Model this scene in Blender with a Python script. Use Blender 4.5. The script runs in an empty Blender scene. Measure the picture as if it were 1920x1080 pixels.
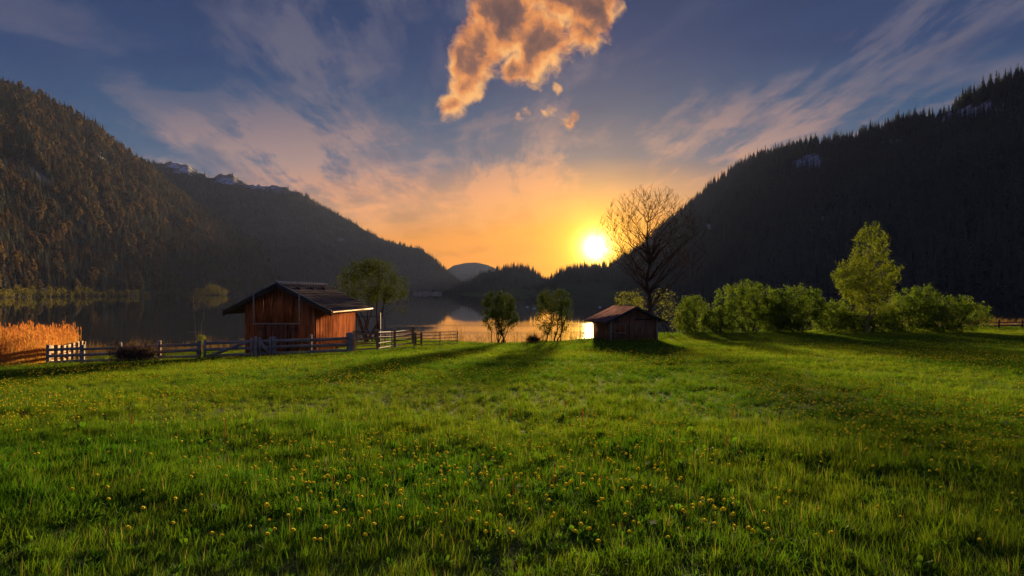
import bpy, math, random
import numpy as np
from mathutils import Vector, Matrix
R = math.radians
sc = bpy.context.scene
COL = sc.collection
F, CX, HY = 1280.0, 960.0, 548.0          # focal length, centre column and horizon row in photo pixels

# ------------------------------------------------------------------ camera
cam = bpy.data.objects.new('camera', bpy.data.cameras.new('camera')); COL.objects.link(cam)
cam.data.sensor_width = 36; cam.data.lens = 24; cam.data.clip_start = 0.1; cam.data.clip_end = 30000
cam.location = (0, 0, 0); cam.rotation_euler = (R(90), 0, 0); cam.data.shift_y = (HY - 540) / 1920
sc.camera = cam
EXPO = 2.0
sc.view_settings.view_transform = 'Standard'; sc.view_settings.look = 'None'
sc.view_settings.gamma = 1; sc.view_settings.use_curve_mapping = False; sc.view_settings.exposure = EXPO
SUN_AZ = math.atan((1117 - CX) / F); SUN_EL = math.atan((HY - 463) / math.hypot(F, 1117 - CX))
SUN = Vector((math.sin(SUN_AZ) * math.cos(SUN_EL), math.cos(SUN_AZ) * math.cos(SUN_EL), math.sin(SUN_EL)))
cy = sc.cycles
cy.max_bounces = 6; cy.diffuse_bounces = 2; cy.glossy_bounces = 2; cy.transmission_bounces = 4
cy.transparent_max_bounces = 8; cy.volume_bounces = 0; cy.use_denoising = True
cy.sample_clamp_indirect = 4; cy.sample_clamp_direct = 1.2; cy.caustics_reflective = False; cy.caustics_refractive = False

# ------------------------------------------------------------------ node helpers
def lin(r, g, b):
    f = lambda c: (c / 255 / 12.92) if c <= 10 else ((c / 255 + .055) / 1.055) ** 2.4
    return (f(r), f(g), f(b), 1)
class G:
    def __init__(s, tree): s.t = tree; s.n = tree.nodes; s.l = tree.links
    def put(s, sock, v):
        if hasattr(v, 'is_linked') or isinstance(v, bpy.types.NodeSocket): s.l.new(v, sock)
        else: sock.default_value = v
    def node(s, typ, **kw):
        n = s.n.new(typ)
        for k, v in kw.items(): setattr(n, k, v)
        return n
    def m(s, op, a, b=0.0, c=0.0, clamp=False):
        n = s.node('ShaderNodeMath', operation=op, use_clamp=clamp)
        for i, v in enumerate((a, b, c)): s.put(n.inputs[i], v)
        return n.outputs[0]
    def vm(s, op, a, b=(0, 0, 0), out=0):
        n = s.node('ShaderNodeVectorMath', operation=op)
        s.put(n.inputs[0], a); s.put(n.inputs[1], b)
        return n.outputs['Value'] if op in ('DOT_PRODUCT', 'LENGTH') else n.outputs[0]
    def ss(s, v, a, b, lo=0.0, hi=1.0):
        n = s.node('ShaderNodeMapRange', interpolation_type='SMOOTHSTEP')
        s.put(n.inputs[0], v)
        for i, x in enumerate((a, b, lo, hi)): n.inputs[i + 1].default_value = x
        return n.outputs[0]
    def mix(s, f, a, b, blend='MIX'):
        n = s.node('ShaderNodeMix', data_type='RGBA', blend_type=blend)
        s.put(n.inputs[0], f); s.put(n.inputs[6], a); s.put(n.inputs[7], b)
        return n.outputs[2]
    def ramp(s, v, stops):
        n = s.node('ShaderNodeValToRGB'); s.put(n.inputs[0], v); e = n.color_ramp.elements
        while len(e) < len(stops): e.new(1.0)
        for i, (p, c) in enumerate(stops): e[i].position = p; e[i].color = c
        return n.outputs[0]
    def noise(s, vec, scale, detail=4, rough=.55, dist=0.0, out=0):
        n = s.node('ShaderNodeTexNoise'); s.put(n.inputs['Vector'], vec)
        n.inputs['Scale'].default_value = scale; n.inputs['Detail'].default_value = detail
        n.inputs['Roughness'].default_value = rough; n.inputs['Distortion'].default_value = dist
        return n.outputs[out]
    def comb(s, x, y, z=0.0):
        n = s.node('ShaderNodeCombineXYZ')
        for i, v in enumerate((x, y, z)): s.put(n.inputs[i], v)
        return n.outputs[0]

# ------------------------------------------------------------------ sky
w = bpy.data.worlds.new('World'); sc.world = w; w.use_nodes = True
g = G(w.node_tree); w.node_tree.nodes.clear()
tc = g.node('ShaderNodeTexCoord').outputs['Generated']
D = g.vm('NORMALIZE', tc)
sx = g.node('ShaderNodeSeparateXYZ'); g.l.new(D, sx.inputs[0]); dx, dy, dz = sx.outputs
gam = g.m('MULTIPLY', g.m('ARCCOSINE', g.m('MINIMUM', g.vm('DOT_PRODUCT', D, tuple(SUN)), .999999)), 57.2958)
el = g.m('MULTIPLY', g.m('ARCSINE', g.m('MAXIMUM', dz, 0.0)), 57.2958)
e2 = g.m('DIVIDE', g.m('ADD', el, g.m('MULTIPLY', gam, .11)), 60.0)
clear = g.ramp(e2, [(p / 60, lin(*c)) for p, c in ((0, (248, 132, 0)), (3, (250, 144, 0)), (6, (246, 150, 20)), (8.8, (196, 142, 100)),
        (12, (84, 100, 126)), (16, (42, 80, 118)), (21, (20, 58, 106)), (30, (16, 44, 90)), (60, (40, 58, 112)))])
nish = g.node('ShaderNodeTexSky', sky_type='NISHITA', sun_disc=False, sun_elevation=SUN_EL, sun_rotation=SUN_AZ, air_density=1.0, dust_density=1.0)
clear = g.mix(.03, clear, g.mix(1.0, nish.outputs[0], (.1, .1, .1, 1), 'MULTIPLY'))
# cirrus on a flat layer high above the valley, drawn out along the valley axis
hz = g.m('ADD', g.m('MAXIMUM', dz, 0.0), .10)
px_, py_ = g.m('DIVIDE', dx, hz), g.m('DIVIDE', dy, hz)
wob = g.noise(g.comb(px_, g.m('MULTIPLY', py_, .6)), .40, 2, .45)
q1 = g.comb(g.m('ADD', px_, g.m('MULTIPLY', wob, 1.0)), g.m('MULTIPLY', py_, .30), 3.0)
c1 = g.noise(q1, 1.25, 8, .60, .25)
q2 = g.comb(g.m('ADD', g.m('MULTIPLY', px_, 1.0), g.m('MULTIPLY', py_, .55)), g.m('SUBTRACT', g.m('MULTIPLY', py_, .55), g.m('MULTIPLY', px_, .4)), 1.0)
c2 = g.noise(q2, 2.2, 8, .62, .35)
c3 = g.noise(g.comb(g.m('ADD', px_, g.m('MULTIPLY', wob, 1.0)), g.m('MULTIPLY', py_, .22), 5.0), 5.0, 8, .70, .15)
veil = g.noise(g.comb(px_, py_, 7.0), .42, 3, .5)
cir = g.m('ADD', g.m('ADD', g.m('MULTIPLY', g.ss(c1, .42, .60, 0, .85), g.ss(c3, .38, .59, .05, 1.3)), g.ss(c2, .47, .66, 0, .6)), g.ss(veil, .35, .65, -.50, .15), clamp=True)
cirC = g.ramp(e2, [(p / 60, lin(*c)) for p, c in ((0, (255, 154, 0)), (5, (255, 168, 30)), (9, (246, 166, 106)), (13, (176, 142, 132)), (18, (104, 102, 122)), (30, (72, 80, 110)), (60, (80, 88, 126)))])
sky = g.mix(g.m('MULTIPLY', cir, .9), clear, cirC)
sky = g.mix(g.ss(c2, .30, .50, .5, 0), sky, g.mix(1.0, sky, (.60, .66, .80, 1), 'MULTIPLY'))
# sunlit cumulus fragment
yy = g.m('MAXIMUM', dy, .05); u = g.m('DIVIDE', dx, yy); v = g.m('DIVIDE', dz, yy)
uv = g.comb(g.m('MULTIPLY', u, 10), g.m('MULTIPLY', v, 10))
wrp = g.node('ShaderNodeTexNoise'); g.l.new(uv, wrp.inputs['Vector']); wrp.inputs['Scale'].default_value = 1.6; wrp.inputs['Detail'].default_value = 5
uvw = g.vm('ADD', uv, g.vm('MULTIPLY', g.vm('SUBTRACT', wrp.outputs['Color'], (.5, .5, .5)), (.5, .5, 0)))
mask = None
for (bx, by, br) in ((1000, -60, 130), (1075, -10, 85), (950, 40, 92), (1020, 75, 72), (903, 85, 62), (882, 125, 52), (866, 160, 42), (846, 190, 32),
                     (960, 128, 40), (1085, 60, 52), (1112, 20, 50), (990, 112, 50), (1036, 200, 18), (1022, 208, 14), (1068, 222, 19), (1080, 214, 15), (970, 226, 16), (984, 214, 16), (1040, 163, 12)):
    d = g.vm('LENGTH', g.vm('SUBTRACT', uvw, ((bx - CX) / F * 10, (HY - by) / F * 10, 0)))
    t = g.m('SUBTRACT', 1.0, g.m('DIVIDE', d, br / F * 10))
    if br < 20: t = g.m('MINIMUM', g.m('SUBTRACT', g.m('MULTIPLY', t, .5), .12), .22)
    mask = t if mask is None else g.m('SMOOTH_MAX', mask, t, .12)
f1 = g.noise(uvw, 1.7, 12, .67); f2 = g.noise(g.vm('ADD', uvw, (.10, -.20, 0)), 1.7, 10, .62); f3 = g.noise(g.vm('MULTIPLY', uvw, (1.6, .9, 1)), 1.5, 5, .6)
dens = g.m('ADD', mask, g.m('MULTIPLY', g.m('SUBTRACT', f1, .5), 1.85))
cov = g.m('MULTIPLY', g.ss(dens, -.06, .46, 0, .97), g.ss(dy, .3, .5))
lit = g.m('ADD', g.m('ADD', g.m('MULTIPLY', g.m('SUBTRACT', f1, f2), 1.9), g.m('MULTIPLY', g.m('SUBTRACT', f3, .5), 1.7)), g.ss(g.m('ADD', dens, g.m('MULTIPLY', g.m('SUBTRACT', v, .33), 2.6)), .05, 1.25, .98, .18), clamp=True)
cumC = g.ramp(lit, [(0, lin(96, 72, 72)), (.35, lin(140, 96, 80)), (.68, lin(226, 142, 80)), (1, lin(255, 186, 112))])
sky = g.mix(cov, sky, cumC)
# aureole and the sun's glare
aur = g.m('POWER', 2.718, g.m('DIVIDE', gam, -4.6))
core = g.m('POWER', 2.718, g.m('DIVIDE', gam, -1.1))
disc = g.m('POWER', 2.718, g.m('DIVIDE', gam, -.36))
sky = g.mix(1.0, sky, g.mix(1.0, (1.1, .52, -.16, 1), g.comb(aur, aur, aur), 'MULTIPLY'), 'ADD')
sky = g.mix(1.0, sky, (0, 0, 0, 1), 'LIGHTEN')
sky = g.mix(1.0, sky, g.mix(1.0, (3.2, 2.0, .05, 1), g.comb(core, core, core), 'MULTIPLY'), 'ADD')
sky = g.mix(1.0, sky, g.mix(1.0, (34, 26, 13, 1), g.comb(disc, disc, disc), 'MULTIPLY'), 'ADD')
bg = g.node('ShaderNodeBackground'); g.l.new(sky, bg.inputs[0]); bg.inputs[1].default_value = 1.0 / 2 ** EXPO
g.l.new(bg.outputs[0], g.node('ShaderNodeOutputWorld').inputs[0])

sl = bpy.data.lights.new('sun', 'SUN'); sl.energy = 3.8; sl.angle = R(2.2); sl.color = (1, .72, .40)
so = bpy.data.objects.new('sun', sl); COL.objects.link(so)
so.rotation_euler = (-SUN).to_track_quat('-Z', 'Y').to_euler()

# ------------------------------------------------------------------ maths helpers
rng = np.random.default_rng(7); random.seed(7)
def vnoise(x, y, seed=0):
    x = np.asarray(x, float); y = np.asarray(y, float)
    xi, yi = np.floor(x).astype(np.int64), np.floor(y).astype(np.int64)
    fx, fy = x - xi, y - yi
    fx, fy = fx * fx * (3 - 2 * fx), fy * fy * (3 - 2 * fy)
    def h(a, b):
        n = (a * 374761393 + b * 668265263 + seed * 982451653) & 0xffffffff
        n = ((n ^ (n >> 13)) * 1274126177) & 0xffffffff
        return ((n ^ (n >> 16)) & 0xffff) / 65535.0
    return (h(xi, yi) * (1 - fx) + h(xi + 1, yi) * fx) * (1 - fy) + (h(xi, yi + 1) * (1 - fx) + h(xi + 1, yi + 1) * fx) * fy
def fbm(x, y, seed=0, o=4):
    s, a = 0, .5
    for k in range(o): s = s + a * vnoise(np.asarray(x) * 2 ** k, np.asarray(y) * 2 ** k, seed + k); a *= .5
    return s / (1 - .5 ** o)
def sstep(x, a, b):
    t = np.clip((np.asarray(x, float) - a) / (b - a), 0, 1); return t * t * (3 - 2 * t)
LAKE = -4.6
def shore_y(x):
    return np.interp(x, (-200, -40, -30, -18, -9, -6, -2, 4, 12, 30, 38, 46, 200), (60, 58, 50, 50, 57, 52, 47, 47.5, 55, 62, 66, 84, 90))
def ground(x, y):
    x = np.asarray(x, float); y = np.asarray(y, float)
    z = -1.5 - .042 * np.minimum(y, 46) - .012 * np.maximum(y - 46, 0)
    z = z - .039 * np.maximum(-x - 4, 0) * np.clip(y / 37, 0, 1.1) * np.clip(1.3 - np.maximum(-x - 30, 0) / 60, .3, 1)
    z = z + .05 * (fbm(x * .2, y * .2, 3, 3) - .5) * sstep(y, 2, 10)
    z = z - .14 * sstep(y, 18, 42) + .24 * sstep(x, -2, 8) * sstep(y, 15, 45)
    return z - 2.2 * sstep(y, shore_y(x), shore_y(x) + 12)
def gz(x, y): return float(ground(x, y))
def at(px, Y): return (px - CX) / F * Y
def zpx(py, Y): return (HY - py) / F * Y

# ------------------------------------------------------------------ object helpers
def tag(o, label=None, cat=None, group=None, kind=None):
    for k, v in (('label', label), ('category', cat), ('group', group), ('kind', kind)):
        if v: o[k] = v
    return o
def link(name, data, parent=None, loc=None, rotz=None):
    o = bpy.data.objects.new(name, data); COL.objects.link(o)
    if parent: o.parent = parent
    if loc is not None: o.location = loc
    if rotz is not None: o.rotation_euler = (0, 0, rotz)
    return o
def empty(name, loc, rotz=0): return link(name, None, None, loc, rotz)
def mesh_np(name, v, f, mats=(), midx=None, smooth=False):
    v = np.asarray(v, np.float32); f = np.asarray(f, np.int32); k = f.shape[1]
    me = bpy.data.meshes.new(name); me.vertices.add(len(v)); me.vertices.foreach_set('co', v.ravel())
    me.loops.add(f.size); me.loops.foreach_set('vertex_index', f.ravel())
    me.polygons.add(len(f)); me.polygons.foreach_set('loop_start', np.arange(len(f), dtype=np.int32) * k)
    if midx is not None: me.polygons.foreach_set('material_index', np.asarray(midx, np.int32))
    if smooth: me.polygons.foreach_set('use_smooth', np.ones(len(f), bool))
    for m_ in mats: me.materials.append(m_)
    me.update(calc_edges=True); me.validate()
    return me
class MB:
    """collects quads for one mesh"""
    def __init__(s): s.v = []; s.f = []
    def quadmesh(s, v, f):
        o = len(s.v); s.v += [tuple(p) for p in v]; s.f += [tuple(i + o for i in q) for q in f]; return s
    def hexa(s, p):  # 8 points: bottom ring then top ring
        return s.quadmesh(p, [(0, 3, 2, 1), (4, 5, 6, 7), (0, 1, 5, 4), (1, 2, 6, 5), (2, 3, 7, 6), (3, 0, 4, 7)])
    def box(s, x0, x1, y0, y1, z0, z1):
        return s.hexa([(x0, y0, z0), (x1, y0, z0), (x1, y1, z0), (x0, y1, z0), (x0, y0, z1), (x1, y0, z1), (x1, y1, z1), (x0, y1, z1)])
    def bar(s, a, b, w, h, up=(0, 0, 1)):
        a, b = Vector(a), Vector(b); d = (b - a).normalized(); sd = d.cross(Vector(up))
        if sd.length < 1e-4: sd = d.cross(Vector((1, 0, 0)))
        sd.normalize(); u = sd.cross(d); sd *= w / 2; u *= h / 2
        return s.hexa([a - sd - u, a + sd - u, b + sd - u, b - sd - u, a - sd + u, a + sd + u, b + sd + u, b - sd + u])
    def tube(s, pts, rad, k=6):
        pts = [Vector(p) for p in pts]; rings = []
        for i, p in enumerate(pts):
            d = (pts[min(i + 1, len(pts) - 1)] - pts[max(i - 1, 0)]).normalized()
            a = d.cross(Vector((.31, .2, .93)))
            if a.length < .05: a = d.cross(Vector((1, 0, 0)))
            a.normalize(); b = d.cross(a); r = float(rad[i] if hasattr(rad, '__len__') else rad)
            rings.append([p + r * (math.cos(t * 2 * math.pi / k) * a + math.sin(t * 2 * math.pi / k) * b) for t in range(k)])
        v = [p for rg in rings for p in rg]; f = []
        for i in range(len(pts) - 1):
            for t in range(k): f.append((i * k + t, i * k + (t + 1) % k, (i + 1) * k + (t + 1) % k, (i + 1) * k + t))
        s.quadmesh(v, f)
        n = (len(pts) - 1) * k
        if k == 6: s.quadmesh(rings[0] + rings[-1], [(3, 2, 1, 0), (5, 4, 3, 0), (6, 7, 8, 9), (6, 9, 10, 11)])
        if k == 4: s.quadmesh(rings[0] + rings[-1], [(3, 2, 1, 0), (4, 5, 6, 7)])
        return s
    def mesh(s, name, mat): return mesh_np(name, s.v, s.f, (mat,))
    def build(s, name, mat, parent=None, bevel=0): return link(name, s.mesh(name, mat), parent)

# ------------------------------------------------------------------ materials
def new_mat(name):
    m_ = bpy.data.materials.new(name); m_.use_nodes = True; m_.node_tree.nodes.clear()
    gg = G(m_.node_tree); out = gg.node('ShaderNodeOutputMaterial'); return m_, gg, out
def pos(gg): return gg.node('ShaderNodeNewGeometry').outputs['Position']
def foliage(name, c1, c2, trans=.45, scale=.8, attr=None, rough=.8):
    m_, gg, out = new_mat(name); geo = gg.node('ShaderNodeNewGeometry'); oi = gg.node('ShaderNodeObjectInfo')
    f = gg.noise(geo.outputs['Position'], scale, 3)
    f = gg.m('ADD', gg.m('MULTIPLY', gg.ss(f, .3, .7), .5), gg.m('MULTIPLY', gg.m('ADD', geo.outputs['Random Per Island'], oi.outputs['Random']), .25))
    if attr:
        a = gg.node('ShaderNodeAttribute', attribute_type='INSTANCER', attribute_name=attr)
        f = gg.m('ADD', gg.m('MULTIPLY', f, .45), gg.m('MULTIPLY', a.outputs['Fac'], .6), clamp=True)
    c = gg.mix(f, (*c1, 1), (*c2, 1))
    p = gg.node('ShaderNodeBsdfPrincipled'); gg.l.new(c, p.inputs['Base Color']); p.inputs['Roughness'].default_value = rough
    p.inputs['Specular IOR Level'].default_value = .03
    t = gg.node('ShaderNodeBsdfTranslucent'); gg.l.new(gg.mix(1.0, c, (1.25, 1.15, .6, 1), 'MULTIPLY'), t.inputs[0])
    mx = gg.node('ShaderNodeMixShader'); mx.inputs[0].default_value = trans
    gg.l.new(p.outputs[0], mx.inputs[1]); gg.l.new(t.outputs[0], mx.inputs[2]); gg.l.new(mx.outputs[0], out.inputs[0])
    return m_
def solid(name, c1, c2, scale=2.0, stretch=(1, 1, 1), rough=.85, metal=0.0, bump=.0, spec=.0, rnd=.35):
    m_, gg, out = new_mat(name); tcn = gg.node('ShaderNodeTexCoord'); oi = gg.node('ShaderNodeObjectInfo')
    vec = gg.vm('ADD', gg.vm('MULTIPLY', tcn.outputs['Object'], stretch), gg.comb(gg.m('MULTIPLY', oi.outputs['Random'], 37.0), 0.0, gg.m('MULTIPLY', oi.outputs['Random'], 11.0)))
    n = gg.noise(vec, scale, 6, .6)
    f = gg.m('ADD', gg.ss(n, .32, .68, 0, 1 - rnd), gg.m('MULTIPLY', oi.outputs['Random'], rnd), clamp=True)
    p = gg.node('ShaderNodeBsdfPrincipled'); gg.l.new(gg.mix(f, (*c1, 1), (*c2, 1)), p.inputs['Base Color'])
    p.inputs['Roughness'].default_value = rough; p.inputs['Metallic'].default_value = metal; p.inputs['Specular IOR Level'].default_value = spec
    if bump:
        b = gg.node('ShaderNodeBump'); b.inputs['Strength'].default_value = bump; b.inputs['Distance'].default_value = .008
        gg.l.new(n, b.inputs['Height']); gg.l.new(b.outputs[0], p.inputs['Normal'])
    gg.l.new(p.outputs[0], out.inputs[0]); return m_
M = {}
M['plank'] = solid('barn_plank', (.14, .045, .021), (.60, .20, .082), 1.6, (6, 6, .8), .85, bump=.5)
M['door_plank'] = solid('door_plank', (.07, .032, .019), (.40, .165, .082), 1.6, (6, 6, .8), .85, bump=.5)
M['hut_plank'] = solid('hut_plank', (.16, .082, .052), (.54, .27, .16), 1.6, (6, 6, .8), .9, bump=.5)
M['dark_wood'] = solid('dark_wood', (.045, .036, .032), (.11, .09, .08), 2, (1, 1, 5), .8, bump=.3)
M['tile'] = solid('roof_tile', (.07, .06, .058), (.16, .135, .13), 1.2, (1, 1, 1), .8, bump=.2)
M['ridge'] = solid('ridge_tile', (.42, .36, .33), (.62, .55, .5), 2, rough=.5)
M['grey_wood'] = solid('weathered_board', (.30, .235, .19), (.56, .46, .385), 1.4, (1.2, 5, 5), .9, bump=.5)
M['warm_wood'] = solid('corral_rail_wood', (.22, .125, .055), (.40, .24, .11), 1.4, (2, 2, 2), .7, bump=.4, spec=.04)
M['metal'] = solid('galvanised_tube', (.16, .16, .17), (.30, .30, .31), 3, rough=.45, metal=.7)
M['dark_metal'] = solid('dark_metal', (.05, .05, .052), (.10, .10, .10), 3, rough=.8)
M['copper'] = solid('gutter_metal', (.72, .42, .18), (.82, .52, .24), 3, rough=.34, metal=1.0)
M['hut_roof'] = solid('hut_roof_board', (.14, .075, .06), (.34, .19, .16), 1.2, (5, 1, 1), .75, bump=.4)
M['bark'] = solid('bark', (.035, .026, .02), (.11, .08, .06), 3, (2, 2, .5), .95, bump=.4)
M['pale_bark'] = solid('pale_bark', (.22, .18, .13), (.42, .36, .28), 4, (2, 2, 1), .9)
M['twig'] = solid('dead_twig', (.085, .05, .032), (.20, .125, .08), 4, rough=.95)
M['white_wall'] = solid('rendered_wall', (.6, .57, .52), (.75, .72, .68), 1)
M['house_roof'] = solid('house_roof', (.12, .07, .05), (.22, .12, .09), 1)
M['float'] = solid('speck_paint', (.7, .66, .62), (.8, .78, .74), 1, rough=.4)  # used for the unidentified pale specks on the lake
M['grass'] = foliage('meadow_grass', (.034, .150, .008), (.175, .255, .014), .5, .9, 'tint')
M['grass_dry'] = foliage('dry_grass', (.26, .19, .07), (.42, .32, .14), .45, 2)
M['herb'] = foliage('herb_leaf', (.04, .165, .012), (.135, .26, .02), .45, 2, 'tint')
M['stem'] = foliage('flower_stem', (.06, .14, .02), (.12, .2, .03), .3, 3)
M['petal'] = foliage('yellow_petal', (.84, .74, .03), (.88, .84, .06), .30, 9)
M['sorrel'] = foliage('red_sorrel', (.16, .05, .03), (.28, .11, .05), .3, 9)
M['white_petal'] = foliage('white_petal', (.65, .62, .5), (.75, .72, .6), .4, 9)
M['reed'] = foliage('reed', (.40, .20, .065), (.62, .36, .13), .5, 1.2)
M['thin_reed'] = foliage('thin_reed', (.10, .065, .035), (.22, .14, .07), .4, 1.2)
M['reed_plume'] = foliage('reed_plume', (.42, .16, .06), (.60, .26, .10), .5, 2)
M['willow'] = foliage('willow_leaf', (.022, .046, .007), (.072, .096, .014), .32, .7)
M['bush'] = foliage('bush_leaf', (.042, .095, .012), (.14, .21, .026), .45, .6)
M['birch'] = foliage('birch_leaf', (.075, .125, .010), (.17, .21, .016), .45, .5)
M['spring'] = foliage('spring_leaf', (.09, .13, .02), (.24, .25, .04), .5, 1.5)
M['bud'] = foliage('bud', (.16, .09, .04), (.28, .16, .07), .4, 2)
M['spruce'] = foliage('spruce_needles', (.058, .076, .068), (.125, .148, .112), .2, .012)
M['larch'] = foliage('brown_spring_forest', (.042, .040, .022), (.17, .105, .05), .3, .006)
M['shore_bush'] = foliage('shore_bush_leaf', (.07, .085, .014), (.22, .18, .03), .45, .25)

def ground_mat():
    m_, gg, out = new_mat('meadow_soil'); P = pos(gg)
    f = gg.noise(P, .7, 5); c = gg.mix(gg.ss(f, .3, .7), (.030, .055, .010, 1), (.10, .13, .02, 1))
    c = gg.mix(gg.ss(gg.noise(P, 9, 4), .5, .75), c, (.06, .05, .02, 1))
    p = gg.node('ShaderNodeBsdfPrincipled'); gg.l.new(c, p.inputs['Base Color']); p.inputs['Roughness'].default_value = 1; p.inputs['Specular IOR Level'].default_value = .1
    b = gg.node('ShaderNodeBump'); b.inputs['Strength'].default_value = .8; b.inputs['Distance'].default_value = .08
    gg.l.new(gg.noise(P, 6, 5), b.inputs['Height']); gg.l.new(b.outputs[0], p.inputs['Normal']); gg.l.new(p.outputs[0], out.inputs[0]); return m_
def water_mat():
    m_, gg, out = new_mat('lake_water'); P = pos(gg)
    s_ = gg.node('ShaderNodeSeparateXYZ'); gg.l.new(P, s_.inputs[0])
    near = gg.ss(s_.outputs[1], 75, 130, 1.0, .12)
    patch = gg.ss(gg.noise(gg.vm('MULTIPLY', P, (.012, .05, 0)), 1.0, 3), .42, .62, .25, 1)
    h = gg.m('ADD', gg.noise(gg.vm('MULTIPLY', P, (.8, 2.2, 1)), 1.0, 3, .5), gg.m('MULTIPLY', gg.noise(gg.vm('MULTIPLY', P, (.12, .35, 1)), 1.0, 2, .5), 2.0))
    b = gg.node('ShaderNodeBump'); b.inputs['Distance'].default_value = .018
    gg.l.new(gg.m('MULTIPLY', gg.m('MULTIPLY', near, patch), .8), b.inputs['Strength']); gg.l.new(h, b.inputs['Height'])
    p = gg.node('ShaderNodeBsdfPrincipled'); p.inputs['Base Color'].default_value = (.012, .014, .014, 1)
    p.inputs['Roughness'].default_value = 0; p.inputs['IOR'].default_value = 1.33
    gg.l.new(b.outputs[0], p.inputs['Normal']); gg.l.new(p.outputs[0], out.inputs[0]); return m_
def slope_mat(name, c1, c2, rock, snow=None):
    m_, gg, out = new_mat(name); P = pos(gg)
    c = gg.mix(gg.ss(gg.noise(P, .012, 6), .35, .65), (*c1, 1), (*c2, 1))
    a = gg.node('ShaderNodeAttribute', attribute_name='rock')
    rk = gg.mix(gg.ss(gg.noise(gg.vm('MULTIPLY', P, (1, 1, .25)), .06, 7, .65), .35, .65), (rock[0] * .45, rock[1] * .45, rock[2] * .45, 1), (*rock, 1))
    c = gg.mix(gg.ss(gg.m('ADD', a.outputs['Fac'], gg.m('MULTIPLY', gg.m('SUBTRACT', gg.noise(P, .03, 6, .65), .5), 1.1)), .35, .65), c, rk)
    if snow:
        a2 = gg.node('ShaderNodeAttribute', attribute_name='snow')
        c = gg.mix(gg.ss(gg.m('ADD', a2.outputs['Fac'], gg.m('MULTIPLY', gg.m('SUBTRACT', gg.noise(gg.vm('MULTIPLY', P, (1, .5, 3.5)), .030, 6, .7), .5), 2.4)), .84, .98), c, (*snow, 1))
    p = gg.node('ShaderNodeBsdfPrincipled'); gg.l.new(c, p.inputs['Base Color']); p.inputs['Roughness'].default_value = .95; p.inputs['Specular IOR Level'].default_value = .1
    b = gg.node('ShaderNodeBump'); b.inputs['Strength'].default_value = .7; b.inputs['Distance'].default_value = 6
    gg.l.new(gg.noise(P, .05, 6, .6), b.inputs['Height']); gg.l.new(b.outputs[0], p.inputs['Normal']); gg.l.new(p.outputs[0], out.inputs[0]); return m_

# ------------------------------------------------------------------ ground and lake
xs = np.concatenate([np.linspace(-400, -70, 24), np.linspace(-68, 80, 190), np.linspace(84, 400, 24)])
ys = np.concatenate([np.linspace(-300, -8, 22), np.linspace(-6, 100, 160), np.linspace(104, 140, 6)])
gx, gy = np.meshgrid(xs, ys); gzv = ground(gx, gy); gzv = np.where(gy < 0, -1.5 - .02 * gy, gzv)
def grid_faces(ny, nx):
    i = np.arange(ny * nx).reshape(ny, nx); return np.stack([i[:-1, :-1], i[:-1, 1:], i[1:, 1:], i[1:, :-1]], -1).reshape(-1, 4)
o = link('meadow_ground', mesh_np('meadow_ground', np.stack([gx, gy, gzv], -1).reshape(-1, 3), grid_faces(*gx.shape), (ground_mat(),), smooth=True))
tag(o, 'green meadow ground sloping gently down to the lake', 'ground', kind='structure')
o = link('lake', mesh_np('lake', [(-2450, 42, LAKE), (2450, 42, LAKE), (2450, 5700, LAKE), (-2450, 5700, LAKE)], [(0, 1, 2, 3)], (water_mat(),)))
tag(o, 'calm mountain lake mirroring the sunset sky and dark slopes', 'lake', kind='structure')

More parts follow.
